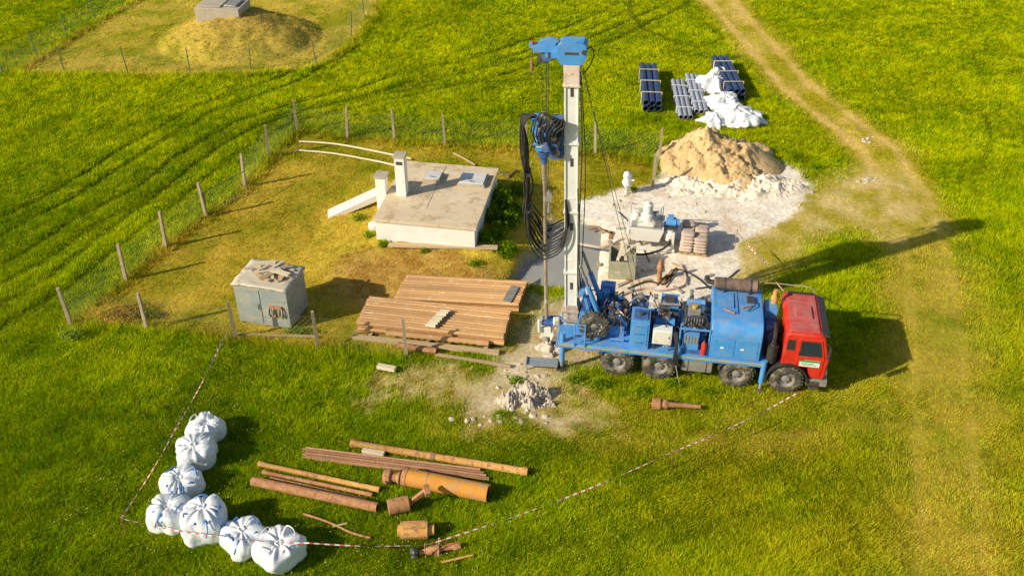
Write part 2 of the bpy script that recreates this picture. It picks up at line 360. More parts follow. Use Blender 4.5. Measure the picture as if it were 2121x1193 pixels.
n2=nz(9,6,.7); bp=N.new('ShaderNodeBump');bp.inputs['Strength'].default_value=.45;bp.inputs['Distance'].default_value=.08;L.new(n2.outputs[0],bp.inputs['Height']);L.new(bp.outputs[0],b.inputs['Normal'])
def sheet(name,q,cc,label):
    u,inv=np.unique(q.ravel(),return_inverse=True)
    me=bpy.data.meshes.new(name); me.vertices.add(len(u)); me.vertices.foreach_set('co',np.stack([X[u],Y[u],Z[u]],-1).ravel())
    me.loops.add(len(inv)); me.loops.foreach_set('vertex_index',inv.astype(np.int32)); me.polygons.add(len(q))
    me.polygons.foreach_set('loop_start',np.arange(0,len(inv),4,dtype=np.int32)); me.polygons.foreach_set('loop_total',np.full(len(q),4,dtype=np.int32))
    me.polygons.foreach_set('use_smooth',np.ones(len(q),bool)); me.update(calc_edges=True)
    a=me.color_attributes.new('Col','FLOAT_COLOR','POINT'); a.data.foreach_set('color',np.concatenate([cc[u],np.ones((len(u),1))],-1).ravel())
    me.materials.append(gm); o=bpy.data.objects.new(name,me);COL.objects.link(o);o['kind']='structure';o['label']=label;return o
qx=X[quads].mean(1);qy=Y[quads].mean(1)
mp_=sm(pgd(qx,qy,PALE),.1)>.5; mr_=(pld(qx,qy,ROAD)<1.4)&~mp_
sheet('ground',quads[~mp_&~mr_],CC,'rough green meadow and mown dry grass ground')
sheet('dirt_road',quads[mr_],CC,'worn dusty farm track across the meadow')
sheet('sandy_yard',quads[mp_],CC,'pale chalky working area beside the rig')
pp=[Vector((a,b,0)) for a,b in PIT]; cen=sum(pp,Vector())/len(pp)
m=MB(); m.add([(cen.x,cen.y,-.17)]+[(*(cen+(p-cen)*1.02)[:2],-.17) for p in pp],[(0,i+1,(i+1)%len(pp)+1) for i in range(len(pp))],SLUR)
o=m.obj('mud_pit');o['kind']='structure';o['label']='grey slurry filling a dug settling pit'
# ---------------- grass ----------------
def leafmat(name,tr=.3):
    m=bpy.data.materials.new(name);m.use_nodes=True;nt=m.node_tree;N=nt.nodes;L=nt.links
    N.remove(N['Principled BSDF']); at=N.new('ShaderNodeAttribute');at.attribute_name='Col'
    d=N.new('ShaderNodeBsdfDiffuse');t=N.new('ShaderNodeBsdfTranslucent');mx=N.new('ShaderNodeMixShader');mx.inputs[0].default_value=tr
    L.new(at.outputs['Color'],d.inputs[0]);L.new(at.outputs['Color'],t.inputs[0]);L.new(d.outputs[0],mx.inputs[1]);L.new(t.outputs[0],mx.inputs[2]);L.new(mx.outputs[0],N['Material Output'].inputs[0]);return m
LEAF=leafmat('grass_blades')
def trimesh(name,P,Cc,mat_):
    n=len(P)//3; me=bpy.data.meshes.new(name); me.vertices.add(len(P)); me.vertices.foreach_set('co',P.astype(np.float32).ravel())
    me.loops.add(len(P)); me.loops.foreach_set('vertex_index',np.arange(len(P),dtype=np.int32)); me.polygons.add(n)
    me.polygons.foreach_set('loop_start',np.arange(0,len(P),3,dtype=np.int32)); me.polygons.foreach_set('loop_total',np.full(n,3,dtype=np.int32)); me.update(calc_edges=True)
    a=me.color_attributes.new('Col','FLOAT_COLOR','POINT'); a.data.foreach_set('color',np.concatenate([Cc,np.ones((len(P),1))],-1).astype(np.float32).ravel())
    me.materials.append(mat_);o=bpy.data.objects.new(name,me);COL.objects.link(o);return o
NC=440000
gy=15.5+rng.random(NC)**1.15*56; gx=(rng.random(NC)*2-1)*(10+.45*gy)
z=zones(gx,gy)
dens=np.ones(NC)
hgt=.055+.07*fbm(gx,gy,3,77)+.09*fbm(gx,gy,.8,78)
EXCL=[gp((725,700),(745,620),(840,590),(1090,605),(1090,640),(1050,722)),gp((500,680),(500,600),(650,610),(645,680))]
encI=z['enc']
dens*=1-.6*encI; hgt=hgt*(1-.5*encI)
dens*=1-.7*z['ul']; hgt*=1-.45*z['ul']
dens*=1-.85*z['road']*(.4+.6*z['rut']); hgt*=1-.6*z['road']
dens*=1-.7*z['road2']
dens*=1-.85*z['worn']; hgt*=1-.6*z['worn']
dens*=1-.8*z['dirt2']; hgt*=1-.3*z['dirt2']
dens*=1-.95*z['dirt']; dens*=1-.998*z['pale']; hgt*=1-.5*z['dirt']
hgt*=1-.75*z['trk']; hgt*=1-.5*z['ring']; hgt*=1-.5*z['road2']
fl=np.minimum(pld(gx,gy,gp((148,675),(262,583),(345,513),(428,450),(508,388),(558,328),(617,273),(720,288),(922,303),(1090,310),(1233,320),(1365,340))),pld(gx,gy,gp((148,675),(305,680),(488,703),(660,722),(842,742))))
tall=sm(fl-.35,.8)*(.4+.6*fbm(gx,gy,1.2,91)); dens=np.maximum(dens,tall*1.0); hgt=hgt+.26*tall
tall2=sm(np.abs(pgd(gx,gy,UL))-.3,.7); hgt=hgt+.22*tall2
lx,ly=bloc(gx,gy)
dens*=np.where((np.abs(lx)<BW/2+.05)&(np.abs(ly)<BD/2+.05),0,1)
dens*=1-sm(pgd(gx,gy,PIT)-.15,.3)
for e in EXCL: dens*=np.where(pgd(gx,gy,e)<0,0,1)
for c_,r_ in ((G(1490,345),2.6),(G(1560,385),1.9),(G(1090,825),.7)): dens*=np.where(np.hypot(gx-c_[0],gy-c_[1])<r_,0,1)
dens*=np.clip(36/gy,.55,1)
k=rng.random(NC)<dens; gx=gx[k];gy=gy[k];hgt=hgt[k]
zz={a:b[k] for a,b in z.items()}
tc_=colour(gx,gy,zz)*(.62+1.0*rng.random(len(gx)))[:,None]*1.25
hue=rng.random(len(gx)); tc_[:,0]*=.87+.33*hue
B=8; n=len(gx)
bx=np.repeat(gx,B)+rng.normal(0,.075,n*B); by=np.repeat(gy,B)+rng.normal(0,.075,n*B)
bz=np.repeat(gh(gx,gy),B)-.01; hh=np.repeat(hgt,B)*(.5+.8*rng.random(n*B))
sc=np.clip(np.repeat(gy,B)/30,.75,1.8); w=(.008+.008*rng.random(n*B))*sc
a=rng.random(n*B)*2*np.pi; la=np.repeat(vn(gx,gy,2.5,33)*6.28,B)
lean=hh*.7
tx=bx+np.cos(la)*lean*.4+rng.normal(0,1,n*B)*lean*.65; ty=by+np.sin(la)*lean*.4+rng.normal(0,1,n*B)*lean*.65
P=np.empty((n*B,3,3)); P[:,0]=np.stack([bx-w*np.cos(a),by-w*np.sin(a),bz],-1);P[:,1]=np.stack([bx+w*np.cos(a),by+w*np.sin(a),bz],-1);P[:,2]=np.stack([tx,ty,bz+hh],-1)
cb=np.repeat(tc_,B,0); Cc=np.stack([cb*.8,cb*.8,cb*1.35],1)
g=trimesh('meadow_grass',P.reshape(-1,3),np.clip(Cc.reshape(-1,3),0,.95),LEAF); g['kind']='stuff'; g['label']='short bright green meadow grass blades'
nf=3000; fx=rng.uniform(-13,8,nf);fy=rng.uniform(16,29,nf); kk=(zones(fx,fy)['enc']<.2)&(fbm(fx,fy,2.5,66)>.5)&(zones(fx,fy)['dirt']<.2); fx=fx[kk];fy=fy[kk];nf=len(fx)
fz=gh(fx,fy)+.13+.1*rng.random(nf); s_=.010+.010*rng.random(nf)
P=np.empty((nf,2,3,3))
for i in range(2):
    for j in range(3):
        an=i*np.pi+j*np.pi*.5 
        P[:,i,j]=np.stack([fx+s_*np.cos(an),fy+s_*np.sin(an),fz+.3*s_*np.sin(an)],-1)
fc=np.where(rng.random(nf)[:,None]<.88,C(.75,.62,.05),C(.8,.8,.6)); Cc=np.repeat(fc,6,0)
g=trimesh('wildflowers',P.reshape(-1,3),Cc,LEAF);g['kind']='stuff';g['label']='tiny yellow and white flowers in the grass'
def shrub(px,py,rx,ry,h,n,col=(.18,.29,.006),label='leafy green weed clump on the grass',ls=.05):
    p=onG(px,py)
    u=rng.normal(0,1,(n,3)); u/=np.linalg.norm(u,axis=1)[:,None]; rr=rng.random(n)**.45
    lump=.65+.6*np.array([mn.noise(Vector(v)*1.7+Vector((px,py,0))) +.3 for v in u])
    q=u*(rr*lump)[:,None]*np.array([rx,ry,h]); q[:,2]=np.abs(q[:,2])
    t1=rng.normal(0,1,(n,3));t2=rng.normal(0,1,(n,3)); s=ls*(.6+.8*rng.random(n))[:,None]
    t1/=np.linalg.norm(t1,axis=1)[:,None];t2/=np.linalg.norm(t2,axis=1)[:,None]
    P=np.stack([q-t1*s*.5,q+t1*s*.5,q+t2*s*1.2],1)
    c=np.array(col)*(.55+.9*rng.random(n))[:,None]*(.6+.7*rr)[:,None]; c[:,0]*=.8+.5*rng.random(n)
    o=trimesh('shrub',P.reshape(-1,3),np.clip(np.repeat(c,3,0),0,1),LEAF); o.location=p
    top(o,label,'shrub'); return o
for a in [(1035,415,.8,.8,.8,1600),(1050,465,.7,.7,.75,1500),(1025,490,.65,.6,.65,1300),(1070,400,.6,.6,.55,900),(1050,525,.6,.6,.5,1100),(1020,455,.6,.6,.7,1100),(1075,440,.5,.6,.5,900),(1010,500,.5,.5,.6,900),(1045,435,.6,.6,.8,1100)]:
    shrub(*a,col=(.11,.20,.004),label='dense dark green bush beside the white bunker',ls=.07)
for a in [(795,510,.3,.2,.4,400),(745,455,.5,.4,.4,500),(970,600,.5,.35,.35,700),(1035,590,.5,.4,.35,700),(985,548,.4,.3,.25,400),(765,490,.3,.3,.35,400),(1310,395,.3,.25,.3,300),(1395,800,.5,.25,.4,600),(1240,800,.6,.3,.45,700),(1190,790,.4,.3,.3,500),(1330,815,.5,.25,.35,500),(1180,600,.3,.3,.35,300),(300,655,.5,.3,.35,500),(1650,330,.6,.6,.5,700),(1690,350,.5,.5,.4,500),(1070,790,.4,.25,.2,300),(620,690,.9,.25,.35,700),(720,725,.9,.25,.35,700),(780,640,.3,.15,.15,200),(880,522,.25,.15,.2,200),(1225,510,.3,.3,.2,250),(850,745,.7,.3,.3,600),(1120,815,.35,.2,.25,300),(1460,815,.5,.25,.3,500),(1040,860,.4,.25,.2,300)]:
    shrub(*a)
shrub(150,700,.55,.35,.5,900,label='flowering pale green bush by the fence corner',col=(.28,.38,.04))
shrub(255,655,1.1,.6,.45,1800,col=(.42,.28,.05),label='heap of dry cut grass inside the fence')
# ---------------- fences ----------------
def wire_panel(m,a,b,h,sp=.2,r=.0022,mt=WIRE):
    a=Vector(a);b=Vector(b);Lw=(Vector((b.x-a.x,b.y-a.y,0))).length
    def pt(s,zz): 
        p=a.lerp(b,s/Lw); sag=.06*math.sin(math.pi*s/Lw)
        return Vector((p.x,p.y,p.z+.05+zz*(1-sag)))
    def seg(s0,z0,s1,z1,r=r):
        p=pt(s0,z0);q=pt(s1,z1); d=(q-p).normalized(); n1=d.orthogonal().normalized()*r; n2=d.cross(n1)
        v=[p+n1,p-n1*.5+n2*.87,p-n1*.5-n2*.87,q+n1,q-n1*.5+n2*.87,q-n1*.5-n2*.87]
        m.add(v,[(0,1,4,3),(1,2,5,4),(2,0,3,5)],mt)
    k=-h
    while k<Lw:
        s0=max(k,0);s1=min(k+h,Lw)
        if s1>s0:
            seg(s0,s0-k,s1,s1-k); seg(Lw-s0,s0-k,Lw-s1,s1-k)
        k+=sp
    for zz in (0,h/2,h): seg(0,zz,Lw,zz,.004)
def make_fence(name,rows,hpost,w,pm,label,parts_h,lean=.03,broken=()):
    E=empty(name,onG(*rows[0][0])); top(E,label,'fence'); base=E.location
    pmesh=MB().prism([(-w/2,-w/2),(w/2,-w/2),(w/2,w/2),(-w/2,w/2)],'z',-.1,hpost,pm)
    v=pmesh.v
    for i in range(4,8): v[i]=(v[i][0]*.75,v[i][1]*.75,v[i][2])
    me=pmesh.mesh('fence_post'); seen={}
    for row in rows:
        pts=[onG(*p) for p in row]
        for i,p in enumerate(pts):
            if row[i] not in seen:
                o=bpy.data.objects.new('fence_post',me);COL.objects.link(o);o.parent=E;o.location=p-base
                o.rotation_euler=(random.uniform(-lean,lean),random.uniform(-lean,lean),random.uniform(-.3,.3)); seen[row[i]]=1
            if i and (row[i-1],row[i]) not in broken:
                mm=MB(); wire_panel(mm,pts[i-1]-base,p-base,parts_h); mm.obj('wire_mesh',E)
    return E
FR=[[(148,675),(262,583),(345,513),(428,450),(508,388),(558,328),(617,273),(720,288),(818,292),(922,303),(1090,305),(1233,320),(1366,332),(1352,387)],
    [(148,675),(305,682),(488,703),(660,722),(842,742)]]
SF=make_fence('site_fence',FR,1.66,.13,POSTC,'wire mesh fence on grey concrete posts around the bunker',1.3,.06,broken={((428,450),(508,388))})
base=SF.location; a_=onG(428,450);b_=onG(508,395)+Vector((.25,-.25,0)); gm_=MB()
for t in (0.03,.97):
    p=a_.lerp(b_,t)-base; gm_.cyl(p,p+Vector((0,0,1.15)),.02,GPOST,n=6)
for zz in (.08,1.15): gm_.cyl(a_.lerp(b_,.03)-base+Vector((0,0,zz)),a_.lerp(b_,.97)-base+Vector((0,0,zz)),.018,GPOST,n=6)
wire_panel(gm_,a_-base,b_-base,1.05,.2); gm_.obj('gate',SF)
UF=[[(5,152),(133,150),(265,152),(395,154),(520,145),(657,138),(728,78),(755,38),(782,0)],[(5,152),(78,120),(140,82),(200,45),(255,18)]]
make_fence('plot_fence',UF,1.55,.05,GPOST,'thin green post and wire fence around a dry plot',1.3,.09)
# ---------------- bunker ----------------
Bk=empty('concrete_bunker',(BC[0],BC[1],0),(0,0,BA)); top(Bk,'low white-walled bunker with flat beige roof and chimney','building')
m=MB().bb((-2.0,-2.43,-.1),(2.0,2.43,1.48),WALL); m.obj('wall',Bk,bevel=.02)
m=MB().bb((-2.075,-2.5,1.50),(2.075,2.5,1.61),ROOFC); m.box((-.2,.5,1.616),(.03,3.6,.012),CONC); RF=m.obj('roof',Bk,bevel=.02)
def bl(px,py,z): 
    p=G(px,py,z); x,y=bloc(p.x,p.y); return float(x),float(y)
x_,y_=bl(834,402,1.62)
m=MB().bb((x_-.2,y_-.2,1.62),(x_+.2,y_+.22,3.35),WALL); m.bb((x_-.24,y_-.24,3.35),(x_+.24,y_+.26,3.43),CONC)
m.bb((x_-.13,y_-.215,3.05),(x_+.13,y_-.205,3.2),DARK)
m.obj('chimney',Bk,bevel=.01)
m=MB().bb((-2.5,y_-.15,.1),(-2.085,y_+.3,2.35),WALL); m.bb((-2.55,y_-.2,2.35),(-2.03,y_+.35,2.42),CONC); m.obj('entrance_pillar',Bk,bevel=.01)
for (px,py,w_,d_) in ((898,366,.75,.75),(980,372,1.15,1.05)):
    hx,hy=bl(px,py,1.7)
    m=MB().bb((hx-w_/2,hy-d_/2,1.61),(hx+w_/2,hy+d_/2,1.73),CONC); m.bb((hx-w_/2+.06,hy-d_/2+.06,1.73),(hx+w_/2-.06,hy+d_/2-.06,1.79),HATCH)
    m.cyl((hx-.1,hy-d_/2+.15,1.83),(hx+.1,hy-d_/2+.15,1.83),.015,DARK,n=6); m.obj('hatch',Bk,bevel=.01)
A=onG(680,448); Bp=Vector(G(790,396,1.0)); A.z+=.08
d=Bp-A; Ls=Vector((d.x,d.y,0)).length; rise=d.z; N_=13
m=MB()
for i in range(N_):
    x0=Ls*i/N_; z0=rise*i/N_; m.bb((x0,-.24,z0-.2),(x0+Ls/N_+.02,.24,z0+rise/N_),WALL)
for yy in (-.28,.28): m.prism([(0,-.15),(0,.05),(Ls,rise+.1),(Ls,rise-.22)],'y',yy-.035,yy+.035,WALL)
so_=m.obj('stair',Bk,bevel=.008)
ang=math.atan2(d.y,d.x)-BA; lx_,ly_=bloc(A.x,A.y); so_.location=(float(lx_),float(ly_),A.z); so_.rotation_euler=(0,0,ang)
m=MB().lathe((-2.35,-1.6,.55),(-2.35,-1.6,.6),[(0,.0),(0,.2),(.1,.22),(.3,.22),(.36,0)],WALL); m.obj('vent_drum',Bk)
pl_=MB().bb((0,-.12,0),(4.35,.12,.09),WOOD); o=pl_.obj('plank',bevel=.008); p=onG(805,514); q=onG(1030,521); between(o,p+Vector((0,0,.10)),q+Vector((0,0,.14))); top(o,'long weathered plank lying at the bunker slope foot','plank')
o=MB().bb((-1.35,-.95,-.8),(1.35,.95,.28),CONC).bb((-1.2,-.8,.28),(.2,.8,.36),CONC).bb((.35,-.6,.28),(1.1,.6,.40),STEEL).obj('well_cover',loc=(MC[0]-.6,MC[1]+.3,1.75),rot=(0,0,R(-8)),bevel=.03)
top(o,'square concrete well cover on a dry grass mound','well cover')
# ---------------- rods ----------------
def rodmesh(L,r,m,joint=True,n=12):
    b=MB(); pr=[(0,r*.62),(0,r*1.04),(.18,r*1.05),(.2,r),(L-.22,r),(L-.2,r*1.05),(L,r*1.04),(L,r*.62)]
    b.lathe((0,0,0),(1,0,0),pr,m,n,False); b.lathe((0,0,0),(1,0,0),[(L-.005,r*.62),(.005,r*.62)],DARK,n,False)
    b.cyl((.15,0,0),(.16,0,0),r*.6,DARK,n=n)
    return b.mesh('drill_rod')
ra=math.atan2(-.9,5.43); d1=Vector((math.cos(ra),math.sin(ra),0)); n1_=Vector((-d1.y,d1.x,0))
rm1=rodmesh(5.3,.073,RODM,n=16); p0=G(740,695); p0.z=0
def put_rod(me,p,d,lab,cat='drill rod',grp='stacked drill rods',name='drill_rod'):
    o=bpy.data.objects.new(name,me);COL.objects.link(o); between(o,p,p+d,random.uniform(0,6)); top(o,lab,cat,grp); return o
for layer,nn in enumerate((12,11,11)):
    for i in range(nn):
        p=p0+n1_*(.12+.152*(i+(layer%2)*.5))+d1*(random.uniform(-.015,.015))+Vector((0,0,.24+layer*.128))
        put_rod(rm1,p,d1,'rusty tan drill rod in the stacked pile')
rb=math.atan2(-.42,4.4); d2=Vector((math.cos(rb),math.sin(rb),0)); n2_=Vector((-d2.y,d2.x,0))
rm2=rodmesh(4.6,.073,RODM,n=16); q0=G(818,640); q0.z=0
for layer,nn in enumerate((11,11,10)):
    for i in range(nn):
        p=q0+n2_*(.1+.152*(i+(layer%2)*.5))+d2*(random.uniform(-.015,.015)+.02*i)+Vector((0,0,.20+layer*.128))
        put_rod(rm2,p,d2,'rusty tan drill rod in the stacked pile')
def timber(p,q,w,h,m=WOOD,label='weathered timber bearer under the pile',name='timber',cat='timber',grp=None,z=0):
    p=Vector(p);q=Vector(q);Lq=(q-p).length; b=MB()
    b.prism([(0,-w/2),(Lq,-w/2*random.uniform(.85,1)),(Lq,w/2),(0,w/2*random.uniform(.85,1))],'z',0,h,m)
    o=b.obj(name,bevel=min(w,h)*.1); between(o,p+Vector((0,0,z)),q+Vector((0,0,z))); top(o,label,cat,grp); return o
for f_ in (.5,2.6,4.7): timber(p0+d1*f_-n1_*.2,p0+d1*f_+n1_*2.2,.14,.14)
for f_ in (.5,4.0): timber(q0+d2*f_+n2_*.3,q0+d2*f_+n2_*2.0,.12,.12)
timber(p0-n1_*.22-d1*.1+Vector((0,0,.02)),p0-n1_*.25+d1*5.2,.2,.16,label='long weathered beam along the rod pile')
stub=rodmesh(.36,.064,PALEW)
for i in range(8):
    c=p0+d1*(2.5+.045*i)+n1_*(.2+.13*i)+Vector((0,0,.64)); put_rod(stub,c,d1+n1_*random.uniform(-.1,.1),'short pale rod stub on the drill rods')
o=timber(q0+d2*4.15+n2_*0.1,q0+d2*4.4+n2_*1.1,.34,.03,m=STEEL,label='grey metal plate lying on the rod pile',name='metal_plate',cat='plate',z=.54)
b=MB(); prof=[(0,.09),(0,.12)]+[(.2+.25*i+(.12 if j else 0),.115 if j else .09) for i in range(13) for j in (0,1)]+[(3.7,.1),(3.7,.07)]
b.lathe((0,0,0),(1,0,0),prof,RODM,14,False).cyl((.02,0,0),(.03,0,0),.09,DARK); o=b.obj('stabiliser_rod'); pz=p0-n1_*.03+d1*1.1+Vector((0,0,.29)); between(o,pz,pz+d1); top(o,'thick ribbed rusty stabiliser along the rod pile','drill rod')
# ---------------- storage container ----------------
Sh=empty('storage_container',G(570,652),(0,0,R(-14))); top(Sh,'battered grey-blue metal storage container with junk on top','container')
m=MB().prism([(-1.02,-.75),(0,-.78),(1.0,-.75),(1.0,.75),(-1.0,.75)],'z',.1,1.72,SHED)
for i in range(3): m.bb((.08,-.785,.35+.45*i),(.9,-.765,.37+.45*i),SHED)
for sx_ in (-.9,0,.9): m.bb((sx_-.05,-.7,0),(sx_+.05,.7,.1),DARK)
m.obj('body',Sh,bevel=.03)
nl=12; v=[];f=[]
for j in range(nl+1):
    for i in range(nl+1):
        x=-1.07+2.14*i/nl; y=-.82+1.64*j/nl; e=.03*mn.noise(Vector((x*4,y*4,9))); v.append((x+e,y-e,1.77+.035*mn.noise(Vector((x*3,y*3,1)))+.03*(1-x*x)))
for j in range(nl):
    for i in range(nl): k=j*(nl+1)+i; f.append((k,k+1,k+nl+2,k+nl+1))
m=MB().add(v,f,SHEDT); lid=m.obj('lid',Sh); so2=lid.modifiers.new('thick','SOLIDIFY'); so2.thickness=.05
m=MB().bb((-.93,-.80,.18),(-.04,-.775,1.6),SHED).cyl((-.12,-.83,.8),(-.12,-.83,1.05),.015,DARK,n=6).obj('door',Sh,bevel=.01)
m=MB(); m.bb((.3,-.84,.95),(.75,-.775,1.05),RUST)
for i in range(4): m.tube([(.32+.12*i,-.81,1.0),(.30+.12*i,-.87,.75),(.36+.12*i,-.87,.62),(.42+.12*i,-.84,.8),(.40+.12*i,-.81,1.0)],.024,WOOD if i%2 else DARK,6,4)
m.obj('hook_rack',Sh)
shM=Matrix.Translation(Sh.location)@Matrix.Rotation(R(-14),4,'Z')
for i in range(17):
    a=random.uniform(-1.3,1.3); L_=random.uniform(.3,1.2); c_=Vector((random.uniform(-.4,.7),random.uniform(-.4,.5),1.83+.022*i*.5))
    dd=Vector((math.cos(a),math.sin(a),random.uniform(-.03,.03)))*L_/2
    timber(shM@(c_-dd),shM@(c_+dd),random.uniform(.07,.3),.025,m=random.choice([PALEW,PALEW,WOOD,SHEDT,SHEDT,STEEL]),label='scrap board thrown on the container lid',name='scrap_board',cat='board',grp='scrap boards on the container')
# ---------------- poles ----------------
def pole(pts,r,m,label,name='pole',cat='pole',z=.06,grp=None,n=8):
    P=[onG(*p) for p in pts]; o0=P[0].copy(); b=MB(); b.tube([p-o0+Vector((0,0,z)) for p in P],r,m,n,4); o=b.obj(name,loc=o0); top(o,label,cat,grp); return o
pole([(620,297),(700,303),(790,320),(852,333)],.045,PALEW,'long bleached pole lying on the dry grass',grp='poles by the bunker',z=.1)
pole([(612,315),(690,322),(780,338),(830,350)],.045,PALEW,'long bleached pole lying on the dry grass',grp='poles by the bunker',z=.1)
pole([(940,320),(965,333),(985,345)],.05,WOOD,'short weathered pole lying on the dry grass')
pole([(1052,370),(1070,355)],.05,RUST,'short rusty bar lying behind the bunker',name='iron_bar',cat='bar')
pole([(1035,362),(1058,366)],.04,DARK,'short dark iron bar lying behind the bunker',name='iron_bar',cat='bar')
# ---------------- foreground pipes ----------------
def gpipe(a,b_,r,m,label,name='steel_pipe',cat='pipe',z=None,joint=False,grp=None,extra=None):
    p=onG(*a);q=onG(*b_); zc=(z if z is not None else r+.05); p.z+=zc; q.z+=zc
    L_=(q-p).length; b=MB()
    if joint: b.lathe((0,0,0),(1,0,0),[(0,r*.7),(0,r*1.12),(.2,r*1.12),(.22,r),(L_-.22,r),(L_-.2,r*1.12),(L_,r*1.12),(L_,r*.7)],m,16,False); b.lathe((0,0,0),(1,0,0),[(L_,r*.7),(0,r*.7)],DARK,16,False)
    else: b.pipe((0,0,0),(L_,0,0),r,m)
    if extra: extra(b,L_,r)
    o=b.obj(name); between(o,p,q,random.uniform(0,6)); top(o,label,cat,grp); return o
def col3(b,L_,r):
    for f_ in (.46,): b.lathe((0,0,0),(1,0,0),[(L_*f_,r),(L_*f_,r*1.12),(L_*f_+.14,r*1.12),(L_*f_+.14,r)],RUST,16,False)
gpipe((728,925),(1093,985),.115,ORUST,'long orange rusty pipe with collars on the grass',joint=True,extra=col3)
for i in range(8):
    oy=i%4; up=i//4
    gpipe((627+8*up,933+oy*5.5),(995+6*oy,978+oy*6),.032,THINR,'thin reddish steel rod in the bundle on the grass','steel_rod','rod',z=.07+.06*up,grp='thin steel rods')
gpipe((652,955),(1010,995),.03,THINR,'thin reddish steel rod in the bundle on the grass','steel_rod','rod',z=.05,grp='thin steel rods')
gpipe((537,966),(787,1020),.08,ORUST,'yellowish rusty pipe lying on the grass',joint=True,extra=col3)
gpipe((545,982),(772,1030),.06,RUST,'brown rusty pipe lying on the grass',joint=True)
gpipe((560,994),(760,1040),.05,RUST,'thin brown rusty pipe lying on the grass')
gpipe((525,1005),(783,1060),.145,RUST,'thick brown rusty casing pipe on the grass')
def big(b,L_,r):
    b.lathe((0,0,0),(1,0,0),[(-.02,r*.9),(-.02,r*1.05),(.12,r*1.05),(.12,r)],RUST,20,False)
    b.lathe((0,0,0),(1,0,0),[(L_*.28,r*1.0),(L_*.28,r*1.015),(L_*.30,r*1.015),(L_*.30,r)],RUST,20,False)
BRUST=mat('bright_orange_rust',(.72,.31,.03),(.58,.25,.05),2.5,.8,0,c3=(.46,.33,.20),spot=.52,sscale=3,bump=.4,bscale=18)
gpipe((838,1000),(1012,1035),.27,BRUST,'large orange rusty casing pipe on the grass',extra=big,name='casing_pipe',z=.28)
b=MB().lathe((0,0,0),(1,0,0),[(0,.1),(.0,.2),(.14,.22),(.2,.22),(.26,.14),(.4,.14),(.45,.2),(.5,.2),(.5,.05)],RUST,16).cyl((.1,-.28,0),(.1,.28,0),.05,RUST).obj('pipe_fitting'); p=onG(797,998);q=onG(838,1003); p.z=q.z=.25; between(b,p,q); top(b,'rusty flanged fitting beside the casing pipe','pipe fitting')
b=MB(); b.lathe((0,0,0),(1,0,0),[(0,.17),(0,.23),(.6,.235),(.6,.20),(.62,.18),(.62,.05)],RUST,18); b.box((.85,.0,.18),(.85,.1,.14),RUST,(0,-.55,.1)); b.box((1.15,0,.38),(.16,.36,.14),RUST); o=b.obj('drilling_tool',bevel=.01); p=onG(805,1062); p.z=.24; o.location=p; o.rotation_euler=(0,0,R(15)); top(o,'rusty drum-shaped drilling tool with a bent arm','drilling tool')
b=MB(); b.lathe((0,0,0),(1,0,0),[(0,.1),(0,.17),(.08,.17),(.08,.25),(.84,.255),(.84,.16),(1.02,.16),(1.02,.05)],ORUST,18)
for i in range(6):
    a=i*math.pi/3; b.box((.46,.255*math.cos(a),.255*math.sin(a)),(.6,.03,.04),RUST,(a,0,0))
o=b.obj('reamer'); p=onG(825,1112); p.z=.27; o.location=p; o.rotation_euler=(0,0,R(2)); top(o,'short yellow rusty cylindrical reamer lying on the grass','drilling tool')
b=MB(); b.lathe((0,0,0),(1,0,0),[(0,.06),(.2,.08),(.25,.12),(.55,.13),(.6,.08),(.9,.08),(1.0,.11),(1.15,.11)],RUST,14)
for i in range(3):
    a=i*2.09; b.lathe((-.05,.09*math.cos(a),.09*math.sin(a)),(-.2,.12*math.cos(a),.12*math.sin(a)),[(0,.09),(.1,.1),(.18,.04)],DARK,10)
b.cyl((.5,-.3,.05),(.62,.28,.12),.03,RUST); o=b.obj('drill_bit'); p=onG(868,1150); p.z=.14; o.location=p; o.rotation_euler=(0,0,R(12)); top(o,'rusty roller drill bit lying on the grass','drill bit')
b=MB(); b.tube([(0,0,.1),(.3,.05,.25),(.55,.0,.1)],.02,TRED,6,4); o=b.obj('red_sling',loc=onG(915,1140)); top(o,'red lifting sling beside the drill bit','sling')
pole([(628,1068),(680,1085),(730,1108),(768,1118)],.035,RUST,'thin bent rusty bar on the grass',z=.10,name='iron_bar',cat='bar')
pole([(690,1095),(720,1088)],.03,WOOD,'short stick on the grass',z=.10,name='stick',cat='stick')
pole([(915,1170),(980,1155)],.035,ORUST,'short yellow stick on the grass',z=.12,name='stick',cat='stick')
for a,b_,w_,lab in (((752,940),(797,948),.16,'short pale wood block on the thin rods'),((783,765),(820,772),.22,'short wood block on the ground')):
    p=onG(*a);q=onG(*b_); timber(p,q,w_,.12,m=PALEW,label=lab,name='wood_block',cat='wood block',z=.1)
gpipe((825,723),(905,735),.12,RUST,'short brown rusty pipe near the rods')
p=onG(905,738);q=onG(1058,762); timber(p,q,.12,.1,label='long timber on bare earth by the fence',z=.03)
gpipe((735,690),(860,697),.05,RUST,'thin rusty pipe by the fence')
timber(onG(485,697),onG(655,703),.1,.06,label='thin rail lying along the fence',z=.1)
b=MB(); b.lathe((0,0,0),(1,0,0),[(0,.07),(0,.2),(.25,.2),(.32,.14),(.45,.16),(.55,.1),(1.55,.07),(1.55,.03)],RUST,14); o=b.obj('drilling_tool'); p=onG(1350,845); p.z=.2; o.location=p; o.rotation_euler=(0,0,R(-6)); top(o,'tapered rusty drill tool on grass beside truck','drilling tool')
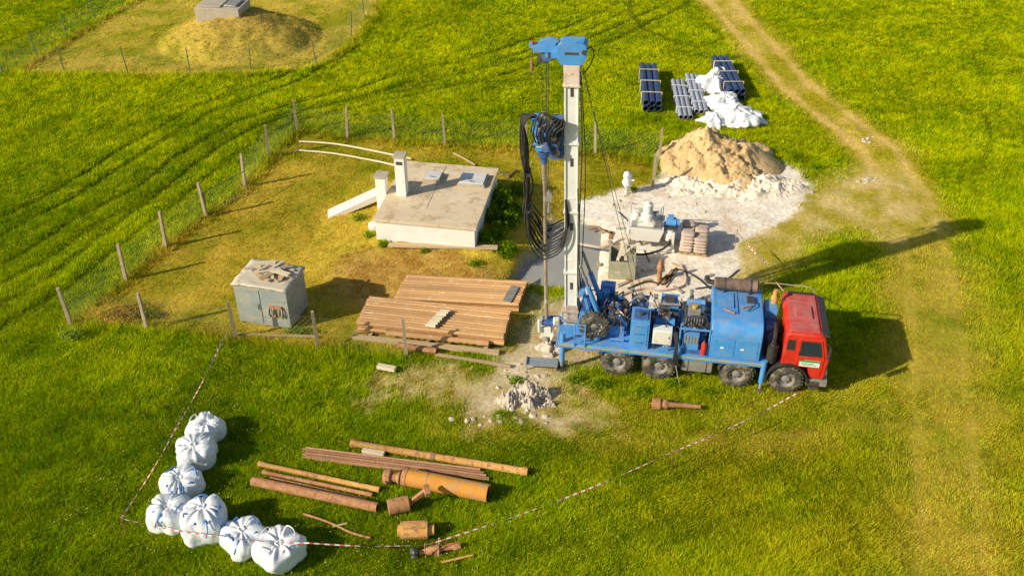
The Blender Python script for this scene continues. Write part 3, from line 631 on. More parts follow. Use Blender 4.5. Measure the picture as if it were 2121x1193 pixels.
# ---------------- big bags ----------------
def bag(px,py,w,h,seed,blue=False,label='full white bulk bag with gathered top on grass',rot=0,crumple=.5,loops=True):
    rs=random.Random(seed); n=80
    tk=rs.uniform(.8,.95)
    prof=[(0,.0),(0,.44),(.05,.50),(.16,.545),(.35,.565),(.55,.56),(.70,.54),(.80,.50),(.87,.43),(.91,.34),(.93,.25),(.92,.17),(.95*tk+.03,.10),(.98*tk+.05,.07),(.94*tk,.0)]
    if crumple>1.5: prof=[(0,.0),(0,.5),(.15,.55),(.4,.52),(.6,.45),(.78,.34),(.9,.2),(.95,.08),(.95,.0)]
    v=[];f=[];P=[]
    for i in range(len(prof)-1):
        for k in range(4):
            t=k/4; P.append((prof[i][0]*(1-t)+prof[i+1][0]*t, prof[i][1]*(1-t)+prof[i+1][1]*t))
    P.append(prof[-1]); ph=rs.uniform(0,6); ox=rs.uniform(-.15,.15);oy=rs.uniform(-.12,.12); lean=rs.uniform(-.12,.12)
    for (zz,r) in P:
        for i in range(n):
            a=2*math.pi*i/n; tp=min(1,max(0,(zz-.45)/.4))
            c,s=math.cos(a),math.sin(a)
            nph=mn.noise(Vector((c,s,seed)))*3
            fold=(1-abs(math.sin(5*a+ph+nph*1.4+zz*2)))*.8+math.sin(13*a+ph*2-zz*3+nph*3)*.22-.3
            sq=1+.11*math.cos(4*a)*(1-tp*.4)
            nzv=(mn.noise(Vector((c*1.5+seed,s*1.5,zz*1.6)))*.15+(abs(mn.noise(Vector((c*2.6+seed,s*2.6,zz*2.6))))-.2)*.12+mn.noise(Vector((c*7+seed,s*7,zz*6)))*.018)*crumple
            rr=r*sq*(1+.05*tp*fold+.02*fold)+nzv*min(1,r*4)
            zn=mn.noise(Vector((c*1.4+5,s*1.4+seed,.5)))*.16*crumple*min(1,r*4)
            z2=zz*h+((zn+ .085*fold*tp*min(1,r*3.2)*min(1,(0.56-r)*9))*h if zz>.2 else 0)
            v.append((rr*w*c+ox*tp*(1-r),rr*w*s+oy*tp*(1-r),z2)) if crumple<=1.5 else v.append((rr*w*c,rr*w*s,zz*h+((mn.noise(Vector((c*2,s*2+seed,zz*2)))*.10*crumple+(abs(mn.noise(Vector((c*4,s*4+seed,r*6))))-.2)*.10*crumple)*h if zz>.2 else 0)))
    for j in range(len(P)-1):
        for i in range(n):
            k=(i+1)%n; f.append((j*n+i,j*n+k,(j+1)*n+k,(j+1)*n+i))
    b=MB(); b.add(v,f,BAGW); me=b.mesh('bulk_bag'); me.set_sharp_from_angle(angle=R(180))
    o=bpy.data.objects.new('bulk_bag',me); COL.objects.link(o); p=onG(px,py); o.location=p-Vector((0,0,.03)); o.rotation_euler=(0,0,rot)
    top(o,label,'bulk bag','white bulk bags')
    if loops:
      lm=STRAP if blue else BAGW
      for i in range(4):
        a=math.pi/4+i*math.pi/2+rs.uniform(-.2,.2); c0=Vector((.40*w*math.cos(a),.40*w*math.sin(a),.86*h)); tdir=Vector((-math.sin(a),math.cos(a),0)); o1=rs.uniform(-.05,.25)
        lo=MB(); lo.tube([c0-tdir*.18-Vector((0,0,.06)),c0-tdir*.15+Vector((0,0,.07))-c0.normalized()*o1*.5,c0+Vector((0,0,.08))-c0.normalized()*o1,c0+tdir*.13+Vector((0,0,.06)),c0+tdir*.18-Vector((0,0,.06))],.024 if blue else .018,lm,6,4); lo.obj('lifting_loop',o)
    if blue:
        for i in range(2):
            a=rs.uniform(3.6,5.8); sg=MB(); pts=[]
            for k in range(7):
                t=k/6; r_=.59*w-(.2*w*max(0,t-.5)/.5); pts.append((r_*math.cos(a+.2*t),r_*math.sin(a+.2*t),h*(.5+.42*t)))
            sg.tube(pts,.02,STRAP,5,3); sg.obj('side_strap',o)
    return o
bag(430,908,1.0,.84,1,rot=.3)
bag(412,954,1.1,.92,2,rot=1)
bag(380,1018,1.1,.72,3,True,'full white bulk bag with blue straps on grass')
bag(357,1080,1.06,.88,4,True,'full white bulk bag with blue straps on grass',rot=.5)
bag(430,1102,1.15,1.08,5,True,'tall white bulk bag with blue loops on grass',rot=.9)
bag(510,1130,1.08,.85,6,True,'full white bulk bag with blue straps on grass')
bag(582,1155,1.16,.88,7,False,'slumped white bulk bag with twisted top on grass',rot=.2)
for i,(px,py,w,h) in enumerate(((1475,185,1.5,.8),(1500,222,1.6,.7),(1522,248,1.9,.7),(1480,254,1.2,.5),(1555,250,1.1,.5),(1492,165,1.2,.7))):
    bag(px,py,w,h,20+i,False,'crumpled white bulk bag heaped beside the pipes',rot=i,crumple=1.9,loops=False)
# ---------------- pipe bundles ----------------
def bundle(a,b_,cols,rows_,r,m,grp,lab,bm_=PALEW,fr=(.2,.5,.8)):
    p=onG(*a);q=onG(*b_); d=(q-p); L_=d.length; d.normalize(); nn=Vector((-d.y,d.x,0)); 
    me=MB().pipe((0,0,0),(L_,0,0),r,m,n=16).mesh('plastic_pipe')
    for j in range(rows_):
        for i in range(cols):
            c=p+nn*((i-(cols-1)/2)*2.06*r)+Vector((0,0,r+.1+j*2.04*r)); 
            put_rod(me,c+d*random.uniform(-.04,.04),d,lab,'pipe',grp,'plastic_pipe')
    for f_ in fr:
        c=p+d*(L_*f_); W=cols*r*2.1
        b=MB(); hh=.1+rows_*2.04*r
        for s in (-1,1): b.bb((-.035,s*(W/2+.03)-.02,0),(.035,s*(W/2+.03)+.02,hh+.01),bm_)
        b.bb((-.035,-W/2-.05,hh+.01),(.035,W/2+.05,hh+.03),bm_); b.bb((-.035,-W/2-.01,0),(.035,W/2+.01,.07),bm_)
        o=b.obj('wooden_brace',loc=c,rot=(0,0,math.atan2(d.y,d.x)),bevel=.005); top(o,'pale wooden brace clamped round the pipe bundle','brace',grp)
bundle((1350,236),(1341,156),3,2,.155,NAVY,'navy pipe bundle','navy plastic well pipe in a strapped bundle')
bundle((1420,252),(1403,176),3,1,.12,GREYP,'grey pipe bundle','grey plastic pipe in a low bundle',PLWHITE)
bundle((1452,240),(1432,164),3,1,.12,GREYP,'grey pipe bundle','grey plastic pipe in a low bundle',PLWHITE)
bundle((1524,212),(1489,140),3,2,.155,NAVY,'navy pipe bundle','navy plastic well pipe in a strapped bundle')
# ---------------- mounds ----------------
def mound(name,c,rx,ry,h,mt,label,cat,seed,pk=(0,0),amp=.25,res=80,fine=.08,pw=1.0,ex=()):
    v=[];f=[]
    for j in range(res+1):
        for i in range(res+1):
            x=(i/res*2-1);y=(j/res*2-1)
            a=math.atan2(y,x); r=math.hypot(x,y); edge=.80+.30*mn.noise(Vector((math.cos(a)*1.6+seed,math.sin(a)*1.6,3)))
            q=max(0,1-math.hypot(x-pk[0]*max(0,1-r),y-pk[1]*max(0,1-r))/edge)
            z=h*(q**pw)
            for (ex_,ey_,er,eh) in ex: z=max(z,eh*max(0,1-math.hypot(x-ex_,y-ey_)/er)**.8)
            k_=min(1,q*4); z+=(amp*mn.fractal(Vector((x*2.6+seed,y*2.6,0)),.7,2.2,5)-amp*.5*abs(mn.noise(Vector((x*6,y*6+seed,2))))+fine*(mn.noise(Vector((x*16,y*16,seed)))+.7*mn.noise(Vector((x*34,y*34,seed)))))*k_-.06
            v.append((x*rx,y*ry,z))
    for j in range(res):
        for i in range(res):
            k=j*(res+1)+i; f.append((k,k+1,k+res+2,k+res+1))
    b=MB(); b.add(v,f,mt); o=b.obj(name,loc=(c[0],c[1],0)); o.data.set_sharp_from_angle(angle=R(180)); top(o,label,cat); return o
mound('sand_pile',G(1495,342),3.6,2.9,1.75,SAND,'large heap of tan excavated sand','sand pile',3,(-.35,.1),.42,res=120,pw=.6,ex=((.3,-.05,.5,1.25),),fine=.1)
mound('chalk_spoil_pile',G(1560,390),3.1,1.5,.55,CHALK,'low lumpy heap of whitish chalk spoil','spoil pile',8,(0,.2),.28,res=120,pw=.6,fine=.11)
mound('chalk_spoil_pile',G(1440,383),2.3,1.4,.32,CHALK,'spread of whitish chalk spoil below the sand heap','spoil pile',12,(0,.2),.22,res=90,pw=.8,fine=.08)
mound('rubble_pile',G(1090,828),1.2,.9,.55,RUBB,'small heap of grey rock cuttings on the grass','rubble pile',5,(0,.1),.32,90,.16,.9)
mound('cuttings_heap',G(1140,725),.75,.6,.4,RUBB,'grey drill cuttings heaped around the borehole','cuttings',15,(0,.1),.2,40,.07)
# ---------------- yard equipment ----------------
MT=mat('olive_grey_tank',(.44,.42,.27),(.34,.33,.22),3,.7,c3=(.6,.52,.38),spot=.55)
p=G(1290,577); b=MB(); W_=.52;D_=.62;hh=.78
b.bb((-W_,-D_,0),(W_,-D_+.07,hh),MT).bb((-W_,D_-.07,0),(W_,D_,hh),MT).bb((-W_,-D_+.07,0),(-W_+.07,D_-.07,hh),MT).bb((W_-.07,-D_+.07,0),(W_,D_-.07,hh),MT).bb((-W_+.07,-D_+.07,.3),(W_-.07,D_-.07,.32),SLUR)
o=b.obj('settling_tank',loc=(p.x,p.y+.55,0),rot=(0,0,R(-6)),bevel=.012); top(o,'open olive-grey slurry tank beside the mud pit','tank')
for i,(a,l_) in enumerate(((1.3,1.1),(1.1,1.0),(1.5,1.2),(.9,.8))):
    c=Vector((p.x-.1+.1*i,p.y+.6,.8+.03*i)); d=Vector((math.cos(a),math.sin(a),.05))*l_/2; timber(c-d,c+d,.12,.03,label='loose board laid over the slurry tank',name='board',cat='board',m=PALEW)
p=G(1350,520); Mx=empty('mud_mixer',(p.x,p.y+.6,0),(0,0,R(-10))); top(Mx,'white skid-mounted mud pump and mixing unit with motor','mud pump')
b=MB()
for yy in (-.6,.6): b.bb((-1.0,yy-.06,0.05),(1.0,yy+.06,.2),WHITE)
for xx in (-.9,0,.9): b.bb((xx-.05,-.54,.07),(xx+.05,.54,.18),WHITE)
for xx in (-.9,.9):
    for yy in (-.6,.6): b.bb((xx-.05,yy-.05,.2),(xx+.05,yy+.05,.95),WHITE)
b.obj('skid_frame',Mx,bevel=.008)
b=MB().prism([(-.9,.95),(-.75,.45),(.35,.45),(.5,.95),(.5,1.0),(-.9,1.0)],'y',-.62,.62,WHITE); b.bb((-.8,-.55,1.003),(.4,.55,1.02),SLUR); b.obj('mixing_tank',Mx,bevel=.01)
b=MB().bb((-.55,-.45,1.02),(.2,.4,1.12),WHITE).lathe((-.2,0,1.12),(-.2,0,2),[(0,.28),(.25,.26),(.3,.2),(.7,.19),(.74,.12),(.85,.12)],WHITE,16).cyl((-.5,.1,1.3),(.25,.1,1.35),.11,STEEL); b.obj('agitator_motor',Mx,bevel=.01)
b=MB().lathe((.55,-.1,1.15),(1.1,-.1,1.15),[(0,.17),(.4,.18),(.42,.14),(.55,.14)],BLUE,14).bb((.5,-.35,.9),(1.05,.2,.98),DARK).bb((.62,-.2,1.3),(.85,.02,1.42),BLUE); b.obj('electric_motor',Mx)
b=MB(); b.lathe((.75,-.35,.5),(.75,-.35,1),[(0,.2),(.3,.22),(.4,.12)],WHITE,14); b.tube([(.75,-.35,.6),(.75,-.7,.5),(.4,-.9,.25),(-.4,-1.1,.1),(-1.3,-.7,.06)],.05,BLACK,8,6); b.obj('pump',Mx)
b=MB().cyl((-.9,-.1,.4),(-.6,.3,1.35),.14,WHITE).box((-.1,.62,1.1),(.9,.05,.5),WHITE).box((.2,-.3,1.1),(.35,.3,.25),STEEL,(0,.3,.4)); b.obj('feed_hopper',Mx,bevel=.01)
b=MB()
for (x0,y0,z0,x1,y1,z1) in ((-.9,-.6,.95,-.9,-.6,1.5),(-.9,.6,.95,-.9,.6,1.5),(-.9,-.6,1.5,-.9,.6,1.5),(.4,.6,1,.4,.6,1.6),(-.9,.6,1.5,.4,.6,1.6)): b.cyl((x0,y0,z0),(x1,y1,z1),.022,WHITE,n=6)
b.obj('handrail',Mx)
pts=[G(1175,500,.15),G(1215,508,.35),G(1255,512,.35),G(1290,495,.3),G(1325,488,.6)]
b=MB();o0=Vector((pts[0].x,pts[0].y,0)); b.tube([q-o0 for q in pts],.06,SACK,9,8); o=b.obj('suction_hose',loc=o0); top(o,'beige suction hose from pit to mixing unit','hose')
for k,(pl,r,mt,lab) in enumerate([([(1300,600),(1340,585),(1380,590),(1400,560),(1440,575),(1470,600)],.03,BLACK,'black hydraulic hose snaking over chalky ground'),([(1060,603),(1090,598),(1130,575),(1165,562)],.05,SACK,'beige hose beside the mud pit'),([(1270,620),(1330,600),(1370,605),(1420,590),(1410,550)],.04,SACK,'beige hose on chalky ground'),([(1280,440),(1310,470),(1325,500),(1345,545)],.02,BLACK,'thin black cable across the pale yard'),([(1530,560),(1490,590),(1440,600)],.025,BLACK,'thin black hose near the truck')]):
    pole(pl,r,mt,lab,name='hose',cat='hose',z=r+.02)
p=G(1440,530); PA=R(-12); pm_=Matrix.Translation((p.x,p.y+.55,0))@Matrix.Rotation(PA,4,'Z')
b=MB()
for xx in (-.5,-.25,0,.25,.5): b.bb((xx-.05,-.6,.1),(xx+.05,.6,.125),WOOD)
for yy in (-.5,0,.5): b.bb((-.55,yy-.05,0),(.55,yy+.05,.1),WOOD)
o=b.obj('pallet',loc=(p.x,p.y+.55,0),rot=(0,0,PA)); top(o,'wooden pallet under stacked cement sacks','pallet')
sk=MB(); v=[];f=[];n_=12
for j in range(n_+1):
    for i in range(24):
        a=2*math.pi*i/24; ph=math.pi*j/n_-math.pi/2; ca=math.copysign(abs(math.cos(a))**.45,math.cos(a)); sa=math.copysign(abs(math.sin(a))**.45,math.sin(a)); cp=max(0,math.cos(ph))**.5
        v.append((.27*ca*cp,.2*sa*cp,.075*math.sin(ph)+.012*mn.noise(Vector((ca*3,sa*3,j)))))
for j in range(n_):
    for i in range(24): k=(i+1)%24; f.append((j*24+i,j*24+k,(j+1)*24+k,(j+1)*24+i))
sk.add(v,f,SACK); skm=sk.mesh('cement_sack')
for l_ in range(6):
    for i in range(2):
        for j in range(3):
            if l_==5 and (i+j)%2: continue
            o=bpy.data.objects.new('cement_sack',skm);COL.objects.link(o); o.location=pm_@Vector(((i-.5)*.54+random.uniform(-.02,.02),(j-1)*.4+random.uniform(-.02,.02),.2+l_*.142)); o.rotation_euler=(0,0,PA+random.uniform(-.06,.06)); top(o,'pinkish paper sack stacked on a pallet','sack','stacked cement sacks')
p=onG(1297,402); b=MB().lathe((0,0,0),(0,0,1),[(0,.05),(.35,.05),(.4,.16),(.6,.2),(.8,.15),(.9,.2),(1.05,.17),(1.12,.0)],BAGW,16)
for i,(x,y,z) in enumerate(b.v): b.v[i]=(x*(1+.35*mn.noise(Vector((x*6,y*6,z*4)))),y*(1+.35*mn.noise(Vector((x*6+5,y*6,z*4)))),z+.06*mn.noise(Vector((x*8,y*8,z*3))))
for i in range(3):
    a=i*2.09; b.cyl((.28*math.cos(a),.28*math.sin(a),-.02),(.03*math.cos(a),.03*math.sin(a),.5),.018,WHITE,n=6)
b.cyl((0,0,.78),(.3,-.05,.7),.05,BAGW); o=b.obj('wrapped_valve',loc=p); o.data.set_sharp_from_angle(angle=R(80)); top(o,'white wrapped valve standing on a small tripod','valve')
b=MB().lathe((0,0,0),(0,0,1),[(0,.09),(.5,.1),(.52,.13),(.6,.13),(.85,.07),(.95,.07)],RUST,14); o=b.obj('gas_cylinder',loc=G(1365,580)); top(o,'upright rusty cylinder on the chalky ground','cylinder')
for i in range(8):
    c=G(random.uniform(1370,1405),random.uniform(565,585)); d=Vector((math.cos(.9+i*.04),math.sin(.9+i*.04),0))*.45; timber(c-d,c+d,.07,.05,label='rough timber batten near the tank',name='batten',cat='timber',m=RUST if i%2 else WOOD)
for i in range(18):
    c=G(random.uniform(1215,1310),random.uniform(465,515)) if i<8 else G(random.uniform(1240,1480),random.uniform(540,605)); a=random.uniform(0,3); d=Vector((math.cos(a),math.sin(a),0))*random.uniform(.12,.35); timber(c-d,c+d,.13,.06,label='broken board on the muddy yard',name='board',cat='board',m=random.choice([RUST,CONC,WOOD]))
b=MB().bb((-.55,-.22,.2),(.55,.22,.24),GBLUE).bb((-.55,-.22,.24),(-.5,.22,.3),GBLUE)
for xx in (-.5,.5):
    for yy in (-.19,.19): b.cyl((xx,yy,0),(xx,yy,.2),.025,STEEL,n=6)
o=b.obj('step_platform',loc=G(1122,760),rot=(0,0,R(-6)),bevel=.008); top(o,'low worn grey-blue metal step behind the rig','platform')
stone=[]
for s in range(3):
    b=MB(); bm_v=[];bm_f=[]
    for j in range(7):
        for i in range(9):
            a=2*math.pi*i/9;ph=math.pi*j/6-math.pi/2; r=1+.3*mn.noise(Vector((math.cos(a)*1.5+s*7,math.sin(a)*1.5,j*.4))); bm_v.append((r*math.cos(a)*math.cos(ph),r*math.sin(a)*math.cos(ph)*.8,.6*r*math.sin(ph)))
    for j in range(6):
        for i in range(9): k=(i+1)%9; bm_f.append((j*9+i,j*9+k,(j+1)*9+k,(j+1)*9+i))
    b.add(bm_v,bm_f,CHALK if s else RUBB); stone.append(b.mesh('stone'))
for i in range(210):
    zc=random.choice([(1090,830,45,25),(1090,830,30,15),(1100,790,70,25),(1330,560,120,50),(1560,410,130,20),(1400,430,180,30),(1060,870,90,12),(1240,640,60,20),(1150,700,40,40),(1150,690,25,25),(1790,290,12,6),(1795,372,14,5)])
    p=onG(random.gauss(zc[0],zc[2]*.6),random.gauss(zc[1],zc[3]*.6)); o=bpy.data.objects.new('stone',random.choice(stone)); COL.objects.link(o); s=random.uniform(.03,.12)*(1.2 if zc[3]==15 else 1); o.scale=(s,s,s); o.location=p+Vector((0,0,.25*random.random() if zc[3]==15 else 0)); o.rotation_euler=(0,0,random.uniform(0,6)); top(o,'pale loose stone on bare ground','stone','loose stones')
# ---------------- barrier tape ----------------
def tape(pts,z,label):
    P=[G(a,b_,z_) for (a,b_),z_ in zip(pts,z)]
    o0=Vector((P[0].x,P[0].y,0)); b=MB(); k=0
    for i in range(len(P)-1):
        p,q=P[i],P[i+1]; L_=(q-p).length; n_=max(2,int(L_/.13))
        def at(t): 
            r=p.lerp(q,t); r.z-=.22*math.sin(math.pi*t)*min(1,L_/8); return r-o0
        for j in range(n_):
            a=at(j/n_);c=at((j+1)/n_); d=(c-a).normalized(); s=d.cross(Vector((0,0,1))).normalized()
            an0=1.3*math.sin(k*.22);an1=1.3*math.sin((k+1)*.22); w0=(Vector((0,0,1))*math.cos(an0)+s*math.sin(an0))*.019; w1=(Vector((0,0,1))*math.cos(an1)+s*math.sin(an1))*.019
            b.add([a-w0,c-w1,c+w1,a+w0],[(0,1,2,3)],TRED if k%2 else TWHT); k+=1
    o=b.obj('barrier_tape',loc=o0); top(o,label,'barrier tape')
    return P
P=tape([(467,690),(365,885),(250,1073),(465,1112),(640,1124),(880,1128),(925,1115),(1395,935),(1655,812)],[.7,.75,.7,.95,.95,.6,.6,.7,.9],'red and white barrier tape strung around the pipe yard')
for q in (P[0],P[2],P[5],P[7]):
    b=MB().cyl((0,0,-.1),(0,0,q.z+.06),.014,RUST,n=6); o=b.obj('tape_stake',loc=(q.x,q.y,0)); top(o,'thin rusty stake holding barrier tape','stake','tape stakes')
P=tape([(1632,612),(1585,545),(1527,480)],[2.2,.9,.8],'red and white barrier tape from the truck to the yard')
b=MB().cyl((0,0,-.1),(0,0,.9),.014,RUST,n=6); o=b.obj('tape_stake',loc=(P[2].x,P[2].y,0)); top(o,'thin rusty stake holding barrier tape','stake','tape stakes')
# ---------------- drilling truck ----------------
TA=R(-9.3); TO=Vector((3.71,26.73,0))
T=empty('drilling_truck',TO,(0,0,TA)); top(T,'red-cab eight-wheel truck carrying a blue drilling rig','drilling rig truck')
def part(b,name,parent=T,bevel=.012,**k): return b.obj(name,parent,bevel=bevel,**k)
b=MB()
for yy in (-.42,.42): b.bb((-1.9,yy-.06,.68),(6.8,yy+.06,.95),DARK)
for xx in (-1.8,-.7,.7,2.1,3.0,4.6,6.3): b.bb((xx-.05,-.36,.72),(xx+.05,.36,.9),DARK)
b.cyl((-1.2,0,.6),(6,0,.6),.12,DARK)
for xx in (0,1.4,3.95,5.55): b.cyl((xx,-1.0,.55),(xx,1.0,.55),.09,DARK)
part(b,'chassis')
tp=[(-.17,.30),(-.18,.36),(-.17,.47),(-.14,.52),(-.12,.535)]+[(x,.545) for x in (-.08,0,.08)]+[(.12,.535),(.14,.52),(.17,.47),(.18,.36),(.17,.30),(.0,.29),(-.17,.30)]
tb=MB().lathe((0,0,0),(0,1,0),tp,TYRE,32,False)
for i in range(26):
    a=2*math.pi*i/26
    for s in (-1,1): tb.box((.545*math.cos(a+.06*s),s*.085,.545*math.sin(a+.06*s)),(.035,.13,.05),TYRE,(0,-(a+.06*s),.0))
tme=tb.mesh('tyre')
rb_=MB().lathe((0,0,0),(0,1,0),[(-.15,.31),(-.16,.29),(-.04,.26),(-.03,.14),(-.11,.12),(-.13,.06),(-.13,0)],STEEL,20,False)
rb_.lathe((0,0,0),(0,1,0),[(.15,.31),(.1,.26),(.06,.0)],DARK,20,False)
for i in range(8):
    a=i*math.pi/4; rb_.cyl((.19*math.cos(a),-.06,.19*math.sin(a)),(.19*math.cos(a),-.02,.19*math.sin(a)),.025,DARK,n=6)
rme=rb_.mesh('rim')
for xx in (0,1.4,3.95,5.55):
    for s in (-1,1):
        e=empty('wheel',(xx,s*1.05,.55),(0,random.uniform(0,2),0),T)
        if s>0: e.rotation_euler=(0,random.uniform(0,2),math.pi)
        for nm,me in (('tyre',tme),('rim',rme)):
            o=bpy.data.objects.new(nm,me);COL.objects.link(o);o.parent=e
b=MB().bb((-2.0,-1.25,1.12),(4.8,1.25,1.2),BLUE).bb((-2.0,-1.25,1.0),(4.8,-1.19,1.12),BLUE).bb((-2.0,1.19,1.0),(4.8,1.25,1.12),BLUE).bb((-2.05,-1.25,.95),(-2.0,1.25,1.2),BLUE)
for xx in np.arange(-1.6,4.7,.9): b.bb((xx-.04,-1.18,.96),(xx+.04,1.18,1.12),DARK)
part(b,'deck')
part(MB().bb((-2.0,-1.258,1.10),(4.8,-1.252,1.15),YEL),'edge_stripe',bevel=0)
for xx in (0,1.4): part(MB().arc(xx,.55,.62,.65,25,155,-1.24,-.82,DARK),'rear_mudguard',bevel=0)
part(MB().arc(3.95,.55,.62,.65,15,165,-1.24,-.82,DARK,12),'rear_mudguard',bevel=0)
for y0,y1 in ((-1.27,-.8),(.8,1.27)): part(MB().arc(5.55,.55,.64,.69,0,185,y0,y1,BLACK,14),'front_mudguard',bevel=0)
b=MB().bb((2.15,-1.2,.5),(3.15,-.7,.98),STEEL)
for xx in (2.35,2.95): b.bb((xx-.03,-1.21,.49),(xx+.03,-.69,.99),DARK)
part(b,'fuel_tank',bevel=.03)
b=MB().bb((2.15,.7,.5),(3.15,1.2,.98),STEEL); part(b,'tool_box',bevel=.03)
for xx,yy in ((-1.85,-1.15),(-1.85,1.15),(4.78,-1.2),(4.78,1.15)):
    b=MB().cyl((xx,yy,.35),(xx,yy,1.55 if xx<0 else 1.25),.09,BLUE).cyl((xx,yy,.1),(xx,yy,.4),.055,STEEL).lathe((xx,yy,0.0),(xx,yy,.1),[(0,.18),(.06,.18),(.1,.07)],DARK,16); part(b,'stabiliser_jack',bevel=0)
# cab
cab=empty('cab',(0,0,0),parent=T)
prof=[(5.3,1.12),(6.16,1.12),(6.24,.72),(6.74,.68),(6.78,1.48),(6.54,2.34),(6.42,2.45),(5.4,2.45),(5.3,2.34)]
b=MB().prism(prof,'y',-1.18,1.18,RED); part(b,'cab_shell',cab,.05)
b=MB().bb((5.42,-1.04,2.45),(6.34,1.04,2.48),ROOFR).bb((5.62,-.35,2.48),(6.15,.35,2.53),ROOFR)
for yy in (-.85,-.6,.6,.85): b.bb((5.5,yy-.02,2.48),(6.3,yy+.02,2.495),ROOFR)
part(b,'roof_panel',cab,.012)
b=MB().bb((5.46,1.0,2.49),(6.3,1.08,2.55),BLACK); part(b,'roof_visor',cab,.02)
b=MB().prism([(6.42,2.44),(6.66,2.34),(6.66,2.36),(6.42,2.47)],'y',-1.1,1.1,DARK); part(b,'sun_visor',cab,0)
b=MB().add([(6.776,-1.03,1.54),(6.776,1.03,1.54),(6.566,1.03,2.29),(6.566,-1.03,2.29)],[(0,1,2,3)],GLASS); part(b,'windscreen',cab,0)
for s in (-1,1):
    y0=s*1.18; 
    b=MB().prism([(5.72,1.2),(6.22,1.2),(6.28,.8),(6.56,.8),(6.62,1.52),(6.44,2.28),(5.74,2.28),(5.72,2.2)],'y',y0,y0+s*.018,RED); b.cyl((5.8,y0+s*.035,1.48),(5.95,y0+s*.035,1.48),.014,BLACK,n=6)
    part(b,'door',cab,.006)
    b=MB().prism([(5.78,1.62),(6.54,1.62),(6.39,2.21),(5.80,2.21)],'y',y0+s*.019,y0+s*.024,BLACK).prism([(5.83,1.67),(6.47,1.67),(6.34,2.16),(5.85,2.16)],'y',y0+s*.024,y0+s*.028,GLASS); part(b,'side_window',cab,0)
    b=MB().bb((6.68,y0+s*.05,1.65),(6.73,y0+s*.28,2.15),BLACK).cyl((6.6,y0,2.2),(6.7,y0+s*.2,2.15),.015,BLACK,n=6).cyl((6.65,y0,1.6),(6.7,y0+s*.2,1.7),.015,BLACK,n=6); part(b,'mirror',cab,.01)
    b=MB().bb((6.76,s*.95-.15,.82),(6.81,s*.95+.15,1.02),PLWHITE); part(b,'headlight',cab,.01)
b=MB().bb((5.86,-1.206,1.2),(6.5,-1.199,1.46),PLWHITE).bb((5.86,-1.209,1.38),(6.5,-1.2062,1.46),GREEN)
for i in range(2): b.bb((5.92,-1.209,1.26+i*.055),(6.4-i*.1,-1.2062,1.285+i*.055),GREEN)
o=part(b,'door_sign',cab,0); o['label']='white company sign with green band on the door'
b=MB().bb((6.2,-1.2,.42),(6.86,1.2,.68),STEEL).bb((6.2,-1.23,.45),(6.6,-1.2,.62),DARK).bb((6.3,-1.25,.3),(6.6,-1.0,.36),DARK); part(b,'bumper',cab,.03)
b=MB().bb((6.76,-.7,1.0),(6.79,.7,1.4),BLACK)
for i in range(5): b.bb((6.79,-.68,1.04+.07*i),(6.805,.68,1.06+.07*i),STEEL)
part(b,'grille',cab,0)
b=MB().bb((5.38,-1.195,1.8),(5.62,-1.18,2.2),BLACK); part(b,'vent_grille',cab,0)
# behind cab
b=MB().cyl((4.98,-1.02,1.15),(4.98,-1.02,1.8),.17,BLACK).cyl((4.98,-1.02,1.8),(4.98,-1.02,1.9),.1,BLACK).tube([(4.98,-1.02,1.9),(5.0,-.9,2.2),(5.02,-.5,2.3)],.07,BLACK); part(b,'air_filter',bevel=0)
b=MB().bb((4.7,.1,1.2),(5.1,.75,2.35),BLUE).bb((4.72,-.6,1.2),(5.05,-.1,2.1),DBLUE); part(b,'oil_cooler')
b=MB().lathe((5.0,.6,1.6),(5.0,.6,3),[(0,.09),(.6,.09),(.62,.12),(1.0,.12),(1.05,.08),(1.25,.08)],ORUST,12); part(b,'exhaust_stack',bevel=0)
b=MB().tube([(4.6,1.15,2.4),(4.7,1.2,2.68),(5.6,1.2,2.7),(6.2,1.2,2.66),(6.4,1.16,2.4)],.022,WOOD,7,5); part(b,'roof_rail',bevel=0)
b=MB()
for i in range(7): b.tube([(4.75+.05*i,-.9+.1*i,1.2),(4.7+.06*i,-.8+.12*i,1.9),(5.1,-.6+.1*i,2.2-.05*i),(5.25,-.5+.1*i,1.7)],.02,BLACK,6,5)
part(b,'air_hose',bevel=0)
# engine housing
hp=[(-1.2,1.2),(-1.2,2.02)]+[(-1.2+.42*(1-math.cos(R(a))),2.02+.48*math.sin(R(a))) for a in (15,30,45,60,75,90)]+[(.9,2.54),(1.08,2.48),(1.15,2.35),(1.15,1.2)]
b=MB().prism(hp,'x',2.96,4.6,BLUE)
part(b,'engine_housing',bevel=.03)
b=MB().bb((3.06,-1.212,1.3),(3.75,-1.2,1.98),BLUE).bb((3.81,-1.212,1.3),(4.5,-1.2,1.98),BLUE)
for xx in (3.3,3.95): b.bb((xx,-1.23,1.6),(xx+.12,-1.212,1.66),PLWHITE)
part(b,'housing_door',bevel=.005)
b=MB().box((3.77,0.2,2.535),(.02,1.4,.02),DBLUE).box((3.4,.2,2.545),(.5,.8,.03),BLUE).box((4.2,.3,2.57),(.25,.3,.08),DARK).box((4.05,-.1,2.555),(.3,.05,.05),RUST,(0,0,.4)).box((3.5,-.4,2.545),(.4,.05,.04),RUST,(0,0,-.5)).tube([(4.1,-.3,2.55),(4.3,-.1,2.62),(4.4,.2,2.56)],.02,BLACK); part(b,'housing_roof_fittings',bevel=.004)
